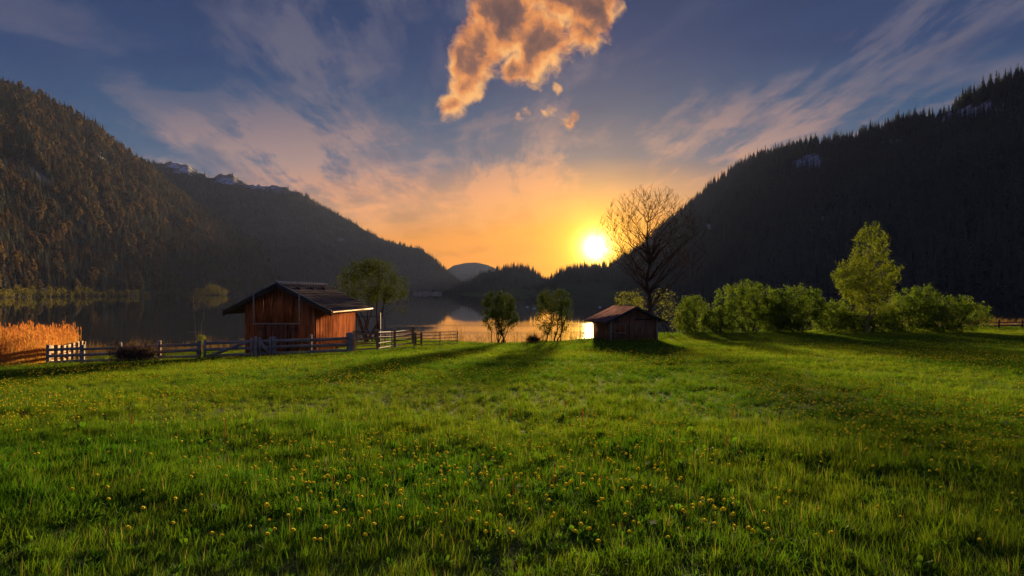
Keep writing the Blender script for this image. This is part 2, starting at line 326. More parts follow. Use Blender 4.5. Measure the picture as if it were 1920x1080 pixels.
# ------------------------------------------------------------------ mountains
class Mountain:
    def __init__(s, name, ridge, base, top, mat, label, tree_h=20, seed=1, prof=1.0, rough=.07, rocks=(), snows=(), back=1.35, step=5, kind='structure'):
        if snows:
            jx = np.arange(ridge[0][0], ridge[-1][0], 6.0); jy = np.interp(jx, *zip(*ridge)) + (np.random.default_rng(4).uniform(-3.2, 3.2, len(jx))) * (jx < 580); ridge = list(zip(jx, jy)) + [ridge[-1]]
        s.rx, s.ry = zip(*ridge); s.base, s.top, s.tree_h, s.seed, s.prof, s.rough, s.rocks, s.snows = base, top, tree_h, seed, prof, rough, rocks, snows
        c = np.arange(s.rx[0], s.rx[-1] + .1, step); t = np.concatenate([np.linspace(0, 1, 60), np.linspace(1.02, back, 8)])
        C, T = np.meshgrid(c, t); X, Y, Z = s.surf(C, T)
        me = mesh_np(name, np.stack([X, Y, Z], -1).reshape(-1, 3), grid_faces(*C.shape), (mat,), smooth=True)
        rk = me.attributes.new('rock', 'FLOAT', 'POINT'); rk.data.foreach_set('value', s.blob(C, T, rocks).ravel().astype(np.float32))
        sn = me.attributes.new('snow', 'FLOAT', 'POINT'); sn.data.foreach_set('value', s.blob(C, T, snows).ravel().astype(np.float32))
        s.obj = tag(link(name, me), label, 'mountain', kind=kind)
    def surf(s, C, T):
        b = np.interp(C, *zip(*s.base)); r = np.interp(C, *zip(*s.top)); Y = b + (r - b) * T
        zr = (HY - np.interp(C, s.rx, s.ry)) / F * r - .65 * s.tree_h
        zr = np.maximum(zr, LAKE + 1)
        tt = np.clip(T, 0, 1)
        h = zr - LAKE
        Z = LAKE - 1.0 + (h + 1.0) * tt ** s.prof
        X = (C - CX) / F * Y
        n = fbm(X / 90, Y / 150, s.seed, 5) - .5; gl = np.abs(fbm(C / 42 + T * 1.2, T * 1.6, s.seed + 20, 4) - .5)
        Z = Z + h * s.rough * (n * 1.2 - gl * 1.6) * 4 * tt * (1 - tt) + np.minimum(h, 30) * .10 * n * tt
        Z = Z - np.maximum(T - 1, 0) * h * 1.6
        return X, Y, Z
    def pix(s, X, Y, Z): return CX + X / Y * F, HY - Z / Y * F
    def blob(s, C, T, blobs):
        if not blobs: return np.zeros_like(C)
        px, py = s.pix(*s.surf(C, T)); out = np.zeros_like(C)
        for (x, y, rx, ry, k) in blobs:   # patch given by where it lies on the slope, k its tilt
            dx_, dy_ = px - x, py - y - k * (px - x)
            out = np.maximum(out, np.clip(1.3 - np.sqrt((dx_ / rx) ** 2 + (dy_ / ry) ** 2), 0, 1))
        return np.where(T > 1.01, 0, out)
    def scatter(s, n, seed, lo=0.01, hi=1.05, cmin=None, cmax=None, clear=.45):
        r = np.random.default_rng(seed); c0, c1 = cmin or s.rx[0], cmax or s.rx[-1]
        C = r.uniform(c0, c1, n * 3); T = r.uniform(lo, hi, n * 3); X, Y, Z = s.surf(C, T)
        k = r.uniform(0, 1, n * 3) < (Y / Y.max()) ; k &= (Z > LAKE + .5)
        k &= np.maximum(s.blob(C, T, s.rocks), s.blob(C, T, s.snows)) < clear + r.uniform(-.35, .5, n * 3)
        k = np.nonzero(k)[0][:n]
        return C[k], T[k], np.stack([X[k], Y[k], Z[k]], -1)
mt_left = slope_mat('left_slope', (.030, .024, .014), (.075, .055, .030), (.30, .27, .25))
mt_mid = slope_mat('mid_slope', (.030, .030, .022), (.065, .055, .035), (.22, .20, .18), (.62, .62, .66))
mt_right = slope_mat('right_slope', (.025, .028, .022), (.05, .05, .038), (.42, .42, .45))
mt_far = slope_mat('far_slope', (.05, .05, .05), (.08, .075, .07), (.2, .2, .2))
mt_hill = slope_mat('hill_meadow', (.05, .075, .022), (.085, .11, .03), (.2, .2, .2))
L1 = Mountain('forested_mountain', [(-900, 60), (-500, 70), (-200, 90), (0, 143), (64, 166), (128, 200), (179, 226), (213, 258), (255, 290), (281, 303), (324, 346), (383, 388), (447, 431), (490, 456), (511, 486), (554, 520), (600, 546)],
    [(-900, 300), (0, 600), (250, 860), (420, 1150), (600, 1650)], [(-900, 900), (0, 1300), (300, 1700), (500, 1800), (600, 1800)], mt_left,
    'steep brown forested mountain rising from the far shore beyond the barn and reeds', 20, 1, 1.0, .08,
    rocks=((70, 330, 50, 14, .75), (100, 385, 45, 9, .8), (195, 300, 35, 8, .9), (20, 310, 40, 12, .5), (60, 400, 20, 6, .4), (270, 350, 25, 6, .8), (160, 420, 25, 5, .9)))
L2 = Mountain('snow_flecked_mountain', [(180, 330), (285, 303), (318, 300), (345, 302), (366, 316), (400, 331), (408, 323), (436, 322), (450, 336), (480, 343), (530, 345), (562, 357), (600, 380), (640, 401), (680, 425), (720, 446), (760, 458), (790, 462), (822, 490), (850, 515), (868, 530), (884, 548)],
    [(180, 1300), (600, 1500), (700, 1950), (884, 2100)], [(180, 3000), (600, 2900), (760, 2700), (884, 2250)], mt_mid,
    'hazy forested mountain with thin snow patches near its rocky summit', 14, 5, 1.05, .06,
    rocks=((345, 312, 40, 10, .2), (425, 330, 40, 7, .1), (520, 355, 45, 10, .1), (470, 345, 30, 6, .1), (690, 500, 12, 6, 0), (640, 450, 12, 5, 0)), snows=((338, 316, 48, 16, .25), (425, 340, 55, 12, .12), (495, 350, 60, 10, .05)))
FH = Mountain('distant_hill', [(780, 540), (835, 508), (850, 498), (872, 493), (892, 492), (915, 497), (935, 506), (960, 520), (1010, 540)], [(780, 4200), (1010, 4200)], [(780, 5200), (1010, 5200)], mt_far,
    'pale hazy hill farthest away in the gap of the valley', 0, 9, 1, .05)
CA = Mountain('wooded_knoll', [(830, 549), (850, 541), (880, 524), (905, 511), (930, 501), (960, 496), (990, 499), (1005, 507), (1020, 522), (1040, 536), (1060, 546)], [(830, 1600), (1060, 1500)], [(830, 1780), (1060, 1700)], mt_hill,
    'rounded dark wooded knoll on the far shore under the orange sky', 17, 11, .8, .05)
CB = Mountain('wooded_hill', [(985, 546), (1010, 530), (1030, 521), (1055, 503), (1080, 496), (1110, 495), (1140, 492), (1165, 490), (1200, 490), (1260, 500), (1300, 540)], [(985, 1450), (1300, 1250)], [(985, 1750), (1300, 1650)], mt_hill,
    'dark wooded hill with a green pasture at its foot directly below the sun', 17, 13, .9, .05)
RM = Mountain('spruce_mountain', [(1120, 540), (1145, 496), (1165, 481), (1200, 459), (1240, 421), (1280, 389), (1320, 354), (1360, 321), (1400, 295), (1430, 283), (1500, 264), (1560, 257), (1600, 254), (1620, 241), (1700, 217), (1760, 205), (1800, 181), (1850, 156), (1900, 137), (1920, 128), (2100, 60), (2400, 0), (3000, -40)],
    [(1120, 1500), (1250, 1050), (1450, 760), (1900, 520), (3000, 420)], [(1120, 2000), (1250, 1850), (1450, 1500), (1700, 1200), (1920, 1000), (3000, 900)], mt_right,
    'dark spruce covered mountain rising behind the green bushes and birch', 20, 17, 1.0, .06,
    rocks=((1820, 214, 85, 22, -.22), (1520, 306, 42, 18, -.1), (1665, 270, 32, 11, -.2), (1330, 425, 12, 7, .2), (1545, 410, 16, 6, 0), (1250, 470, 10, 6, 0)))

# ------------------------------------------------------------------ conifers and scattering
def conifer_mesh(name, mat, seed, layers=13, arms=9, slim=.17):
    r = np.random.default_rng(seed); v = []; f = []
    def tri4(a, b, c, d): o_ = len(v); v.extend([a, b, c, d]); f.append((o_, o_ + 1, o_ + 2, o_ + 3))
    for k in range(4):
        a0, a1 = k * math.pi / 2, (k + 1) * math.pi / 2
        tri4((.016 * math.cos(a0), .016 * math.sin(a0), 0), (.016 * math.cos(a1), .016 * math.sin(a1), 0), (.002 * math.cos(a1), .002 * math.sin(a1), .97), (.002 * math.cos(a0), .002 * math.sin(a0), .97))
    for L in range(layers):
        h = .10 + .86 * (L / (layers - 1)) ** .92; rad = slim * (1 - h) ** .85 + .012
        for a in range(arms):
            th = a * 2 * math.pi / arms + L * .7 + r.uniform(-.2, .2); rr = rad * r.uniform(.65, 1.2); dr = rr * r.uniform(.35, .8)
            w_ = rr * .40 + .006
            c_, s_ = math.cos(th), math.sin(th)
            tri4((0, 0, h + .02), (c_ * rr * .55 - s_ * w_, s_ * rr * .55 + c_ * w_, h - dr * .7), (c_ * rr, s_ * rr, h - dr), (c_ * rr * .55 + s_ * w_, s_ * rr * .55 - c_ * w_, h - dr * .7))
    return mesh_np(name, v, f, (mat,))
def source(name, me): return bpy.data.objects.new(name, me)
def scatter(name, P, scl, rot, idx, tint, sources, tilt=None):
    me = bpy.data.meshes.new(name); me.vertices.add(len(P)); me.vertices.foreach_set('co', np.asarray(P, np.float32).ravel())
    for nm, arr, ty in (('scl', scl, 'FLOAT'), ('rotz', rot, 'FLOAT'), ('tilt', tilt if tilt is not None else np.zeros(len(P)), 'FLOAT'), ('tint', tint, 'FLOAT'), ('pick', idx, 'INT')):
        a = me.attributes.new(nm, ty, 'POINT'); a.data.foreach_set('value', np.asarray(arr, np.int32 if ty == 'INT' else np.float32))
    o_ = link(name, me)
    ng = bpy.data.node_groups.new(name, 'GeometryNodeTree')
    ng.interface.new_socket('Geometry', in_out='INPUT', socket_type='NodeSocketGeometry'); ng.interface.new_socket('Geometry', in_out='OUTPUT', socket_type='NodeSocketGeometry')
    N, Lk = ng.nodes, ng.links; gi, go = N.new('NodeGroupInput'), N.new('NodeGroupOutput')
    jn = N.new('GeometryNodeJoinGeometry')
    for s_ in reversed(sources):
        oi = N.new('GeometryNodeObjectInfo'); oi.inputs['Object'].default_value = s_; oi.inputs['As Instance'].default_value = False
        gt = N.new('GeometryNodeGeometryToInstance'); Lk.new(oi.outputs['Geometry'], gt.inputs[0]); Lk.new(gt.outputs[0], jn.inputs[0])
    ip = N.new('GeometryNodeInstanceOnPoints'); Lk.new(gi.outputs[0], ip.inputs['Points']); Lk.new(jn.outputs[0], ip.inputs['Instance']); ip.inputs['Pick Instance'].default_value = True
    def na(nm, ty='FLOAT'):
        n = N.new('GeometryNodeInputNamedAttribute'); n.data_type = ty; n.inputs[0].default_value = nm; return n.outputs[0]
    cx = N.new('ShaderNodeCombineXYZ'); Lk.new(na('tilt'), cx.inputs[0]); Lk.new(na('rotz'), cx.inputs[2])
    er = N.new('FunctionNodeEulerToRotation'); Lk.new(cx.outputs[0], er.inputs[0]); Lk.new(er.outputs[0], ip.inputs['Rotation'])
    Lk.new(na('scl'), ip.inputs['Scale']); Lk.new(na('pick', 'INT'), ip.inputs['Instance Index']); Lk.new(ip.outputs[0], go.inputs[0])
    md = o_.modifiers.new('scatter', 'NODES'); md.node_group = ng
    return o_
spruces = [source('spruce_form', conifer_mesh('spruce_form', M['spruce'], k, 13, 9, (.15, .18, .21, .17)[k])) for k in range(4)]
browns = [source('larch_form', conifer_mesh('larch_form', M['larch'], 10 + k, 12, 9, (.18, .24, .30, .21)[k])) for k in range(4)]
def round_mesh(name, mat, seed, n_=120):
    r_ = np.random.default_rng(seed); d = r_.normal(size=(n_, 3)); d /= np.linalg.norm(d, axis=1)[:, None]
    P_ = d * (r_.uniform(.3, 1, n_) ** .5)[:, None] * np.array((.30, .30, .36)) + np.array((0, 0, .6)); P_[:, :2] *= (1.15 - .5 * P_[:, 2])[:, None]
    a = r_.normal(size=(n_, 3)); a /= np.linalg.norm(a, axis=1)[:, None]; b = np.cross(a, r_.normal(size=(n_, 3))); b /= np.linalg.norm(b, axis=1)[:, None]; a *= .085; b *= .06
    v = np.stack([P_ - a, P_ + b, P_ + a, P_ - b], 1).reshape(-1, 3); q = MB().tube([(0, 0, 0), (0, 0, .7)], [.025, .008], 4)
    return mesh_np(name, np.vstack([v, np.array([tuple(p) for p in q.v])]), np.vstack([np.arange(4 * n_).reshape(n_, 4), np.array(q.f) + 4 * n_]), (mat,))
rounds = [source('broadleaf_form', round_mesh('broadleaf_form', M['larch'], 20 + k)) for k in range(3)]
def forest(name, mt, n, hmin, hmax, srcs, label, seed, **kw):
    C, T, P = mt.scatter(n, seed, **kw); r = np.random.default_rng(seed + 1); n = len(P)
    P[:, 2] -= .5
    o_ = scatter(name, P, r.uniform(hmin, hmax, n) * r.choice([.6, .85, 1, 1.15], n), r.uniform(0, 6.28, n), r.integers(0, len(srcs), n), r.uniform(0, 1, n), srcs)
    return tag(o_, label, 'forest', kind='stuff')
forest('brown_forest', L1, 26000, 11, 21, browns + rounds[:1] + spruces[:3] + browns[:1] + spruces[:1], 'mass of brown and dark green trees covering the steep mountain beyond the barn', 31, cmin=-350)
forest('distant_forest', L2, 12000, 13, 20, spruces, 'mass of tiny trees covering the hazy snow flecked mountain', 33, lo=.0, hi=1.01)
forest('knoll_forest', CA, 1700, 14, 22, spruces, 'mass of dark trees covering the rounded knoll', 35, lo=.12)
forest('hill_forest', CB, 1700, 14, 22, spruces, 'mass of dark trees covering the hill below the sun', 37, lo=.38)
C, T, P = RM.scatter(17000, 39, cmax=2400)
r = np.random.default_rng(40); H = r.uniform(15, 26, len(P)) * r.choice([.65, .85, 1, 1.2], len(P))
vis = (C > 1140) & (C < 1915)
ridge_i = np.nonzero(vis & (T > .93) & (T < 1.0) & (C > 1400))[0]; ridge_i = ridge_i[np.argsort(-H[ridge_i] / P[ridge_i, 1])][:170]
low_i = np.nonzero(vis & (T < .30) & (C > 1320))[0]; low_i = low_i[np.argsort(-H[low_i] / P[low_i, 1])][:130]
rest = np.ones(len(P), bool); rest[ridge_i] = False; rest[low_i] = False
n = rest.sum(); P[:, 2] -= .5
tag(scatter('spruce_forest', P[rest], H[rest], r.uniform(0, 6.28, n), r.integers(0, 4, n), r.uniform(0, 1, n), spruces), 'mass of dark spruces covering the mountain behind the bushes and birch', 'forest', kind='stuff')
for ids, lab, grp in ((ridge_i, 'dark spruce standing on the skyline ridge of the mountain behind the birch', 'spruces along the ridge'), (low_i, 'tall dark spruce at the foot of the mountain behind the birch', 'spruces at the foot of the mountain')):
    for i in ids:
        o = link('spruce_tree', spruces[i % 4].data, None, P[i], float(r.uniform(0, 6.28))); o.scale = (H[i],) * 3
        tag(o, lab, 'tree', grp)

# ------------------------------------------------------------------ broadleaf trees grown towards points in a crown volume
def leaf_mesh(name, P, size, mat, seed, aspect=.5):
    r = np.random.default_rng(seed); n = len(P); a = r.normal(size=(n, 3)); a /= np.linalg.norm(a, axis=1)[:, None]
    b = np.cross(a, r.normal(size=(n, 3))); b /= np.linalg.norm(b, axis=1)[:, None]; s = (size * r.uniform(.6, 1.3, n))[:, None]
    v = np.stack([P - a * s * .5, P + b * s * aspect * .5, P + a * s * .5, P - b * s * aspect * .5], 1).reshape(-1, 3)
    return mesh_np(name, v, np.arange(4 * n).reshape(n, 4), (mat,))
def in_lobes(r, lobes, n, shell=.0):
    """random points in a union of ellipsoids (x, z, rx, rz[, y, ry])"""
    wts = np.array([l[2] * l[2] * l[3] for l in lobes]); k = r.choice(len(lobes), n, p=wts / wts.sum()); out = []
    for i in k:
        l = lobes[i]; d = r.normal(size=3); d /= np.linalg.norm(d); q = max(r.uniform() ** (1 / 3), shell * r.uniform(.6, 1))
        ry = l[5] if len(l) > 5 else l[2] * .85; y0 = l[4] if len(l) > 4 else 0
        out.append((l[0] + d[0] * q * l[2], y0 + d[1] * q * ry, l[1] + d[2] * q * l[3]))
    return np.array(out)
def tree(name, px, Y, lobes, stems, label, cat, leaf, leaf_n, leaf_s, seed, group=None, bark='bark', m2=40, m3=220, m4=0, r0=.06, twig=.008, spread=.35, leafpt=.22, up=.7, aspect=.5, sink=.1):
    r = np.random.default_rng(seed); X = at(px, Y); root = empty(name, (X, Y, gz(X, Y) - sink)); tag(root, label, cat, group)
    nodes = []; rad = []; mb = MB()
    def path(a, b, ra, rb, k, lift, jit):
        a, b = np.array(a), np.array(b); L = np.linalg.norm(b - a); c = (a + b) / 2 + np.array((0, 0, 0)) + np.array([-(b - a)[0], -(b - a)[1], 0]) * lift
        pts, rr = [], []
        for i in range(k + 1):
            t = i / k; p = (1 - t) ** 2 * a + 2 * t * (1 - t) * c + t * t * b
            if 0 < i < k: p = p + r.normal(size=3) * L * jit
            pts.append(p); rr.append(ra + (rb - ra) * t)
        return pts, rr
    top = in_lobes(r, lobes, 400); hi = np.percentile(top[:, 2], 78)
    for s_ in range(stems):
        cand = top[r.choice(len(top), 30)]; e = cand[np.argmin(np.abs(cand[:, 2] - hi * r.uniform(.75, 1.05)))]
        if stems > 1: ang = s_ * 6.283 / stems; e = e * np.array((1, 1, 1)) + np.array((math.cos(ang), math.sin(ang) * .7, 0)) * lobes[0][2] * .3
        else: e = np.array((lobes[0][0], 0, hi))
        b0 = np.array((math.cos(s_ * 2.4), math.sin(s_ * 2.4), 0)) * (spread * r.uniform(.3, 1) if stems > 1 else 0)
        pts, rr = path(b0, e, r0 * r.uniform(.75, 1.1), twig * 2, 9, -.06 if stems > 1 else 0, .012)
        mb.tube(pts, rr, 6); nodes += pts[2:]; rad += rr[2:]
    NP, NR = np.array(nodes), np.array(rad); tips = []
    for lev, (cnt, k, sides) in enumerate(((m2, 5, 4), (m3, 4, 3), (m4, 3, 3))):
        if not cnt: continue
        tg = in_lobes(r, lobes, cnt, .0 if lev == 0 else .35); add, addr = [], []
        for t in tg:
            dv = t - NP; d = np.linalg.norm(dv, axis=1); hd = np.hypot(dv[:, 0], dv[:, 1])
            j = np.argmin(d + 1.6 * np.maximum(0, up * hd - dv[:, 2])); ra = min(NR[j] * .72, (.24, .13, .08)[lev] * r0); ra = max(ra, twig)
            pts, rr = path(NP[j], t, ra, twig * .7, k, .18, .03)
            mb.tube(pts, rr, sides); add += pts[1:]; addr += rr[1:]
            if lev > 0 or not m3: tips += pts[-2:]
        NP = np.vstack([NP, add]); NR = np.concatenate([NR, addr])
    mb.build('trunk', M[bark], root)
    if leaf_n:
        tips = np.array(tips); c = tips[r.choice(len(tips), leaf_n)] + r.normal(size=(leaf_n, 3)) * leafpt
        c = c[c[:, 2] > .15]
        link('crown', leaf_mesh('crown', c, leaf_s, M[leaf], seed, aspect), root)
    return root
m = F  # metres per photo pixel at distance Y are Y / F
def S(Y, lobes, px, base_y=None):
    """crown lobes given in photo pixels (x, y, rx, ry) turned into metres about the tree's foot"""
    X = at(px, Y); z0 = gz(X, Y) - .1; out = []
    for l in lobes: out.append(((l[0] - px) / F * Y, (HY - l[1]) / F * Y - z0, l[2] / F * Y, l[3] / F * Y) + tuple(l[4:]))
    return out
Yw = 54
tree('willow_tree', 692, Yw, S(Yw, [(693, 520, 56, 34), (652, 535, 30, 30), (738, 540, 32, 30), (690, 502, 40, 20), (752, 580, 15, 8), (640, 556, 14, 16), (760, 558, 12, 14), (700, 552, 48, 16)], 692), 8, 'round crowned willow with many slender stems beside the barn', 'tree', 'willow', 12000, .12, 51, m2=60, m3=420, r0=.10, spread=.7, leafpt=.16)
tree('shoreline_shrub', 938, 47.5, S(47.5, [(934, 572, 33, 28), (950, 565, 18, 22), (915, 585, 16, 18), (940, 600, 34, 26)], 938), 8, 'dense dark green shrub on several stems at the lake edge', 'shrub', 'willow', 9000, .10, 52, m2=40, m3=260, r0=.045, spread=.6, leafpt=.10)
tree('shoreline_shrub', 1037, 47.5, S(47.5, [(1040, 562, 34, 25), (1020, 575, 20, 18), (1058, 578, 18, 18), (1035, 600, 36, 30)], 1037), 4, 'olive leafy shrub leaning beside a dark stump at the lake edge', 'shrub', 'willow', 7000, .10, 53, m2=40, m3=260, r0=.055, spread=.7, leafpt=.12)
tree('bare_tree', 1216, 52.5, S(52.5, [(1217, 425, 92, 80), (1162, 435, 50, 58), (1280, 435, 50, 72), (1217, 378, 64, 34), (1217, 488, 92, 30), (1300, 480, 32, 55)], 1216), 1, 'tall leafless tree spreading fine branches behind the small hut', 'tree', 'bud', 600, .06, 54, m2=90, m3=600, m4=2600, r0=.21, twig=.010, leafpt=.03, up=.9)
tree('leafy_sapling', 1178, 55, S(55, [(1180, 558, 30, 15), (1165, 565, 16, 12), (1195, 575, 20, 20)], 1178), 4, 'yellow green spring shrub showing over the small hut roof', 'shrub', 'spring', 900, .11, 55, m2=25, m3=110, r0=.035, spread=.4, leafpt=.12)
tree('leafy_sapling', 1252, 54, S(54, [(1245, 570, 24, 32), (1262, 595, 18, 26), (1235, 555, 12, 20)], 1252), 4, 'loose spring shrub with scattered pale leaves under the bare tree', 'shrub', 'spring', 600, .11, 56, m2=25, m3=120, r0=.035, spread=.4, leafpt=.16)
Yb = 59
for px, lobes, st, n_, lab, seed in (
    (1300, [(1297, 590, 27, 34), (1285, 605, 16, 22)], 5, 4000, 'narrow olive bush between the bare tree and the big round bush', 61),
    (1402, [(1400, 570, 52, 42), (1365, 595, 40, 32), (1430, 595, 38, 34), (1410, 550, 36, 24)], 6, 11000, 'biggest round green bush in the hedge with dark forked stems', 62),
    (1497, [(1497, 580, 44, 44), (1470, 595, 26, 32), (1515, 570, 28, 30), (1462, 560, 12, 22)], 6, 9500, 'rounded green bush between the biggest round bush and the birch', 63),
    (1345, [(1345, 606, 26, 24), (1335, 595, 16, 16)], 5, 3000, 'low spreading bush joining the narrow olive bush to the big round bush', 67),
    (1455, [(1453, 598, 24, 32), (1462, 575, 14, 30)], 4, 3500, 'slim upright bush squeezed between two rounded bushes', 68),
    (1652, [(1650, 604, 30, 28), (1668, 595, 20, 24)], 5, 4200, 'dark bush under the birch beside the tall bush', 69),
    (1606, [(1604, 607, 26, 24), (1590, 598, 16, 20)], 5, 3600, 'shadowed bush hiding the lower trunk of the birch', 71),
    (1555, [(1555, 600, 30, 30), (1570, 590, 22, 30)], 5, 4500, 'low dark bush at the foot of the birch', 64),
    (1700, [(1705, 585, 40, 46), (1680, 600, 30, 30), (1735, 575, 36, 38)], 7, 9500, 'tall green bush just beyond the birch', 65),
    (1780, [(1780, 588, 48, 38), (1815, 590, 36, 26), (1760, 600, 40, 28)], 7, 9500, 'bright green bush at the far end of the hedge by the wooden fence', 66)):
    Yq = Yb + (seed % 3) * .8; r = np.random.default_rng(seed)
    for k in range(9):
        l = lobes[k % min(3, len(lobes))]; a = r.uniform(0, 3.3) - .1; lobes = lobes + [(l[0] + math.cos(a) * l[2] * .95, l[1] - math.sin(a) * l[3] * .92, l[2] * r.uniform(.14, .34), l[3] * r.uniform(.14, .32))]
    tree('green_bush', px, Yq, S(Yq, [(l[0], l[1] + 2, l[2] * 1.25, l[3] * 1.1) for l in lobes], px), st, lab, 'bush', 'bush', int(n_ * 1.8), .13, seed, m2=60, m3=420, r0=.07, spread=.8, leafpt=.13)
tree('birch_tree', 1628, 57.5, S(57.5, [(1632, 465, 36, 44), (1625, 520, 58, 48), (1675, 505, 24, 24), (1590, 520, 28, 30), (1628, 565, 50, 36), (1636, 440, 18, 22)], 1628), 1, 'tall yellow green birch rising above the hedge of bushes', 'tree', 'birch', 19000, .13, 70, bark='pale_bark', m2=90, m3=480, r0=.14, leafpt=.15, up=.5)

# ------------------------------------------------------------------ far shore: houses, headland trees, shore bushes
def house(px, Y, wd, dp, h, label, rz):
    X = at(px, Y); root = empty('village_house', (X, Y, LAKE + .3), rz); tag(root, label, 'house', 'village houses on the far shore')
    MB().box(-wd / 2, wd / 2, -dp / 2, dp / 2, -1, h).build('wall', M['white_wall'], root)
    q = MB(); rh = wd * .28
    q.quadmesh([(-wd * .6, -dp * .58, h - .3), (0, -dp * .58, h + rh), (wd * .6, -dp * .58, h - .3), (-wd * .6, dp * .58, h - .3), (0, dp * .58, h + rh), (wd * .6, dp * .58, h - .3)], [(0, 1, 4, 3), (1, 2, 5, 4), (0, 3, 5, 2), (0, 2, 1, 1), (3, 4, 5, 5)][:3])
    q.hexa([(-wd * .5, -dp * .5, h), (wd * .5, -dp * .5, h), (wd * .5, dp * .5, h), (-wd * .5, dp * .5, h), (-.05, -dp * .5, h + rh * .9), (.05, -dp * .5, h + rh * .9), (.05, dp * .5, h + rh * .9), (-.05, dp * .5, h + rh * .9)])
    q.build('roof', M['house_roof'], root)
    for k in (-.3, 0, .3): MB().box(wd * k - .6, wd * k + .6, -dp / 2 - .08, -dp / 2 + .1, h * .35, h * .7).build('window', M['dark_metal'], root)
for i, (px, wd) in enumerate(((779, 13), (789, 10), (797, 15), (806, 11), (815, 14), (823, 10), (833, 12), (841, 11))):
    house(px, 1900 + (i * 37) % 70, wd, wd * 1.2, 5 + i % 3, 'small pale village house on the far lakeshore', .3 * (i % 3) - .2)
def far_shrub(px, Y, lobes, label, seed, n_, leaf, name='shore_tree', group=None):
    X = at(px, Y); r_ = np.random.default_rng(seed); root = empty(name, (X, Y, LAKE - .2)); tag(root, label, 'tree', group)
    L = [((l[0] - px) / F * Y, (HY - l[1]) / F * Y - LAKE, l[2] / F * Y, l[3] / F * Y) for l in lobes]; q = MB()
    for k, t in enumerate(in_lobes(r_, L, 9)): q.tube([(t[0] * .4, t[1] * .4, 0), (t[0] * .6, t[1] * .6, t[2] * .5), t], [.25, .18, .05], 4)
    q.build('trunk', M['bark'], root); link('crown', leaf_mesh('crown', in_lobes(r_, L, n_, .3) + r_.normal(size=(n_, 3)) * 1.0, 1.0, M[leaf], seed, .7), root)
far_shrub(395, 1000, [(402, 543, 13, 10), (417, 547, 11, 8), (383, 548, 15, 7), (364, 551, 14, 5), (392, 541, 9, 9), (372, 546, 8, 6)], 'golden green clump of trees on a low headland in the lake', 81, 4200, 'shore_bush', 'headland_tree')
r = np.random.default_rng(82)
for k in range(26):
    px = float((-40, 0, 8, 20, 34, 50, 62, 80, 92, 105, 118, 132, 146, 158, 170, 182, 196, 210, 224, 238, 255, 275, 300, 330, 450, 480)[k]); Yk = float(np.interp(px, (0, 250, 420, 600), (600, 860, 1150, 1650))) - 3
    hh = float(r.uniform(5, 13)); ww = float(r.uniform(5, 9))
    far_shrub(px, Yk, [(px, HY - (LAKE + hh * .5) / Yk * F, ww / Yk * F * .6, hh / Yk * F * .5)], 'low sunlit shore bush at the foot of the brown forested mountain', 90 + k, 260, 'shore_bush', 'shore_bush', 'bushes along the far shore')
for px, Yk in ((989, 210), (1125, 208), (1001, 190)):  # unidentified pale specks on the water, given a float's shape
    root = empty('pale_speck', (at(px, Yk), Yk, LAKE - .1)); tag(root, 'small pale speck lying on the calm lake', 'buoy', 'specks on the lake')
    root.rotation_euler = (0, 0, .2)
    MB().tube([(-.5, 0, .12), (-.42, 0, .12), (.42, 0, .12), (.5, 0, .12)], [.12, .24, .24, .12], 6).build('body', M['float'], root)
    MB().tube([(0, 0, .2), (0, 0, .62)], .05, 6).build('stick', M['float'], root)

# ------------------------------------------------------------------ barn
A = R(-3); BC = (-14.33, 42.15); bz = gz(-13, 44) - .02
barn = empty('wooden_barn', (BC[0], BC[1], bz), A); tag(barn, 'red brown plank barn with dark tiled gable roof behind the grey fence', 'barn')
HW, LB, RZ, EV, OV = 2.2, 8.6, .52 - bz, -1.2 - bz, 3.35      # half width, length, ridge height, eave height, half roof span
def roof_z(x): return RZ - (RZ - EV) * abs(x) / OV
front = MB().box(-HW, HW, 0, .06, 0, roof_z(HW) - .2).quadmesh([(-HW, .0, roof_z(HW) - .2), (HW, 0, roof_z(HW) - .2), (0, 0, RZ - .25), (0, 0, RZ - .25)], [(0, 1, 2, 3)]).build('front_wall', M['dark_wood'], barn)
side = MB().box(HW - .06, HW, .06, LB, 0, roof_z(HW) - .15).build('side_wall', M['dark_wood'], barn)
MB().box(-HW, -HW + .06, .06, LB, 0, roof_z(HW) - .15).build('side_wall', M['plank'], barn)
MB().box(-HW + .06, HW - .06, LB - .06, LB, 0, roof_z(HW) - .15).build('back_wall', M['plank'], barn)
rr = random.Random(3); x = -HW
while x < HW - .05:
    wd = min(rr.uniform(.13, .21), HW - x); a, b = x + .008, x + wd - .008; x += wd
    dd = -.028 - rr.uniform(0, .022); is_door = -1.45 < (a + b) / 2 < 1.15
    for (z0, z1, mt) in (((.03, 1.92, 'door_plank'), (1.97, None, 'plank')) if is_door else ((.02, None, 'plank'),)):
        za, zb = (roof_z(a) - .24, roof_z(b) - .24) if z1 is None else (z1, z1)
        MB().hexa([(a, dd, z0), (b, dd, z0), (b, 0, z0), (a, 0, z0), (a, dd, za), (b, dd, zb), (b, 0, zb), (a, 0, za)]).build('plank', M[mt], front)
y = .02
while y < LB - .05:
    wd = min(rr.uniform(.17, .25), LB - y); a, b = y + .006, y + wd - .03; y += wd
    dd = .02 + rr.uniform(0, .02)
    MB().box(HW, HW + dd, a, b, .02, roof_z(HW) - .2).build('plank', M['plank'], side)
    MB().box(HW, HW + .055, b, b + .045, .03, roof_z(HW) - .22).build('batten', M['plank'], side)
door = MB().box(-1.47, 1.17, -.075, -.03, 1.93, 2.0).build('door_rail', M['dark_wood'], barn)
MB().tube([(-.16, -.09, 1.0), (-.16, -.13, 1.05), (.02, -.13, 1.08), (.1, -.08, 1.05)], .018, 6).build('latch', M['metal'], barn)
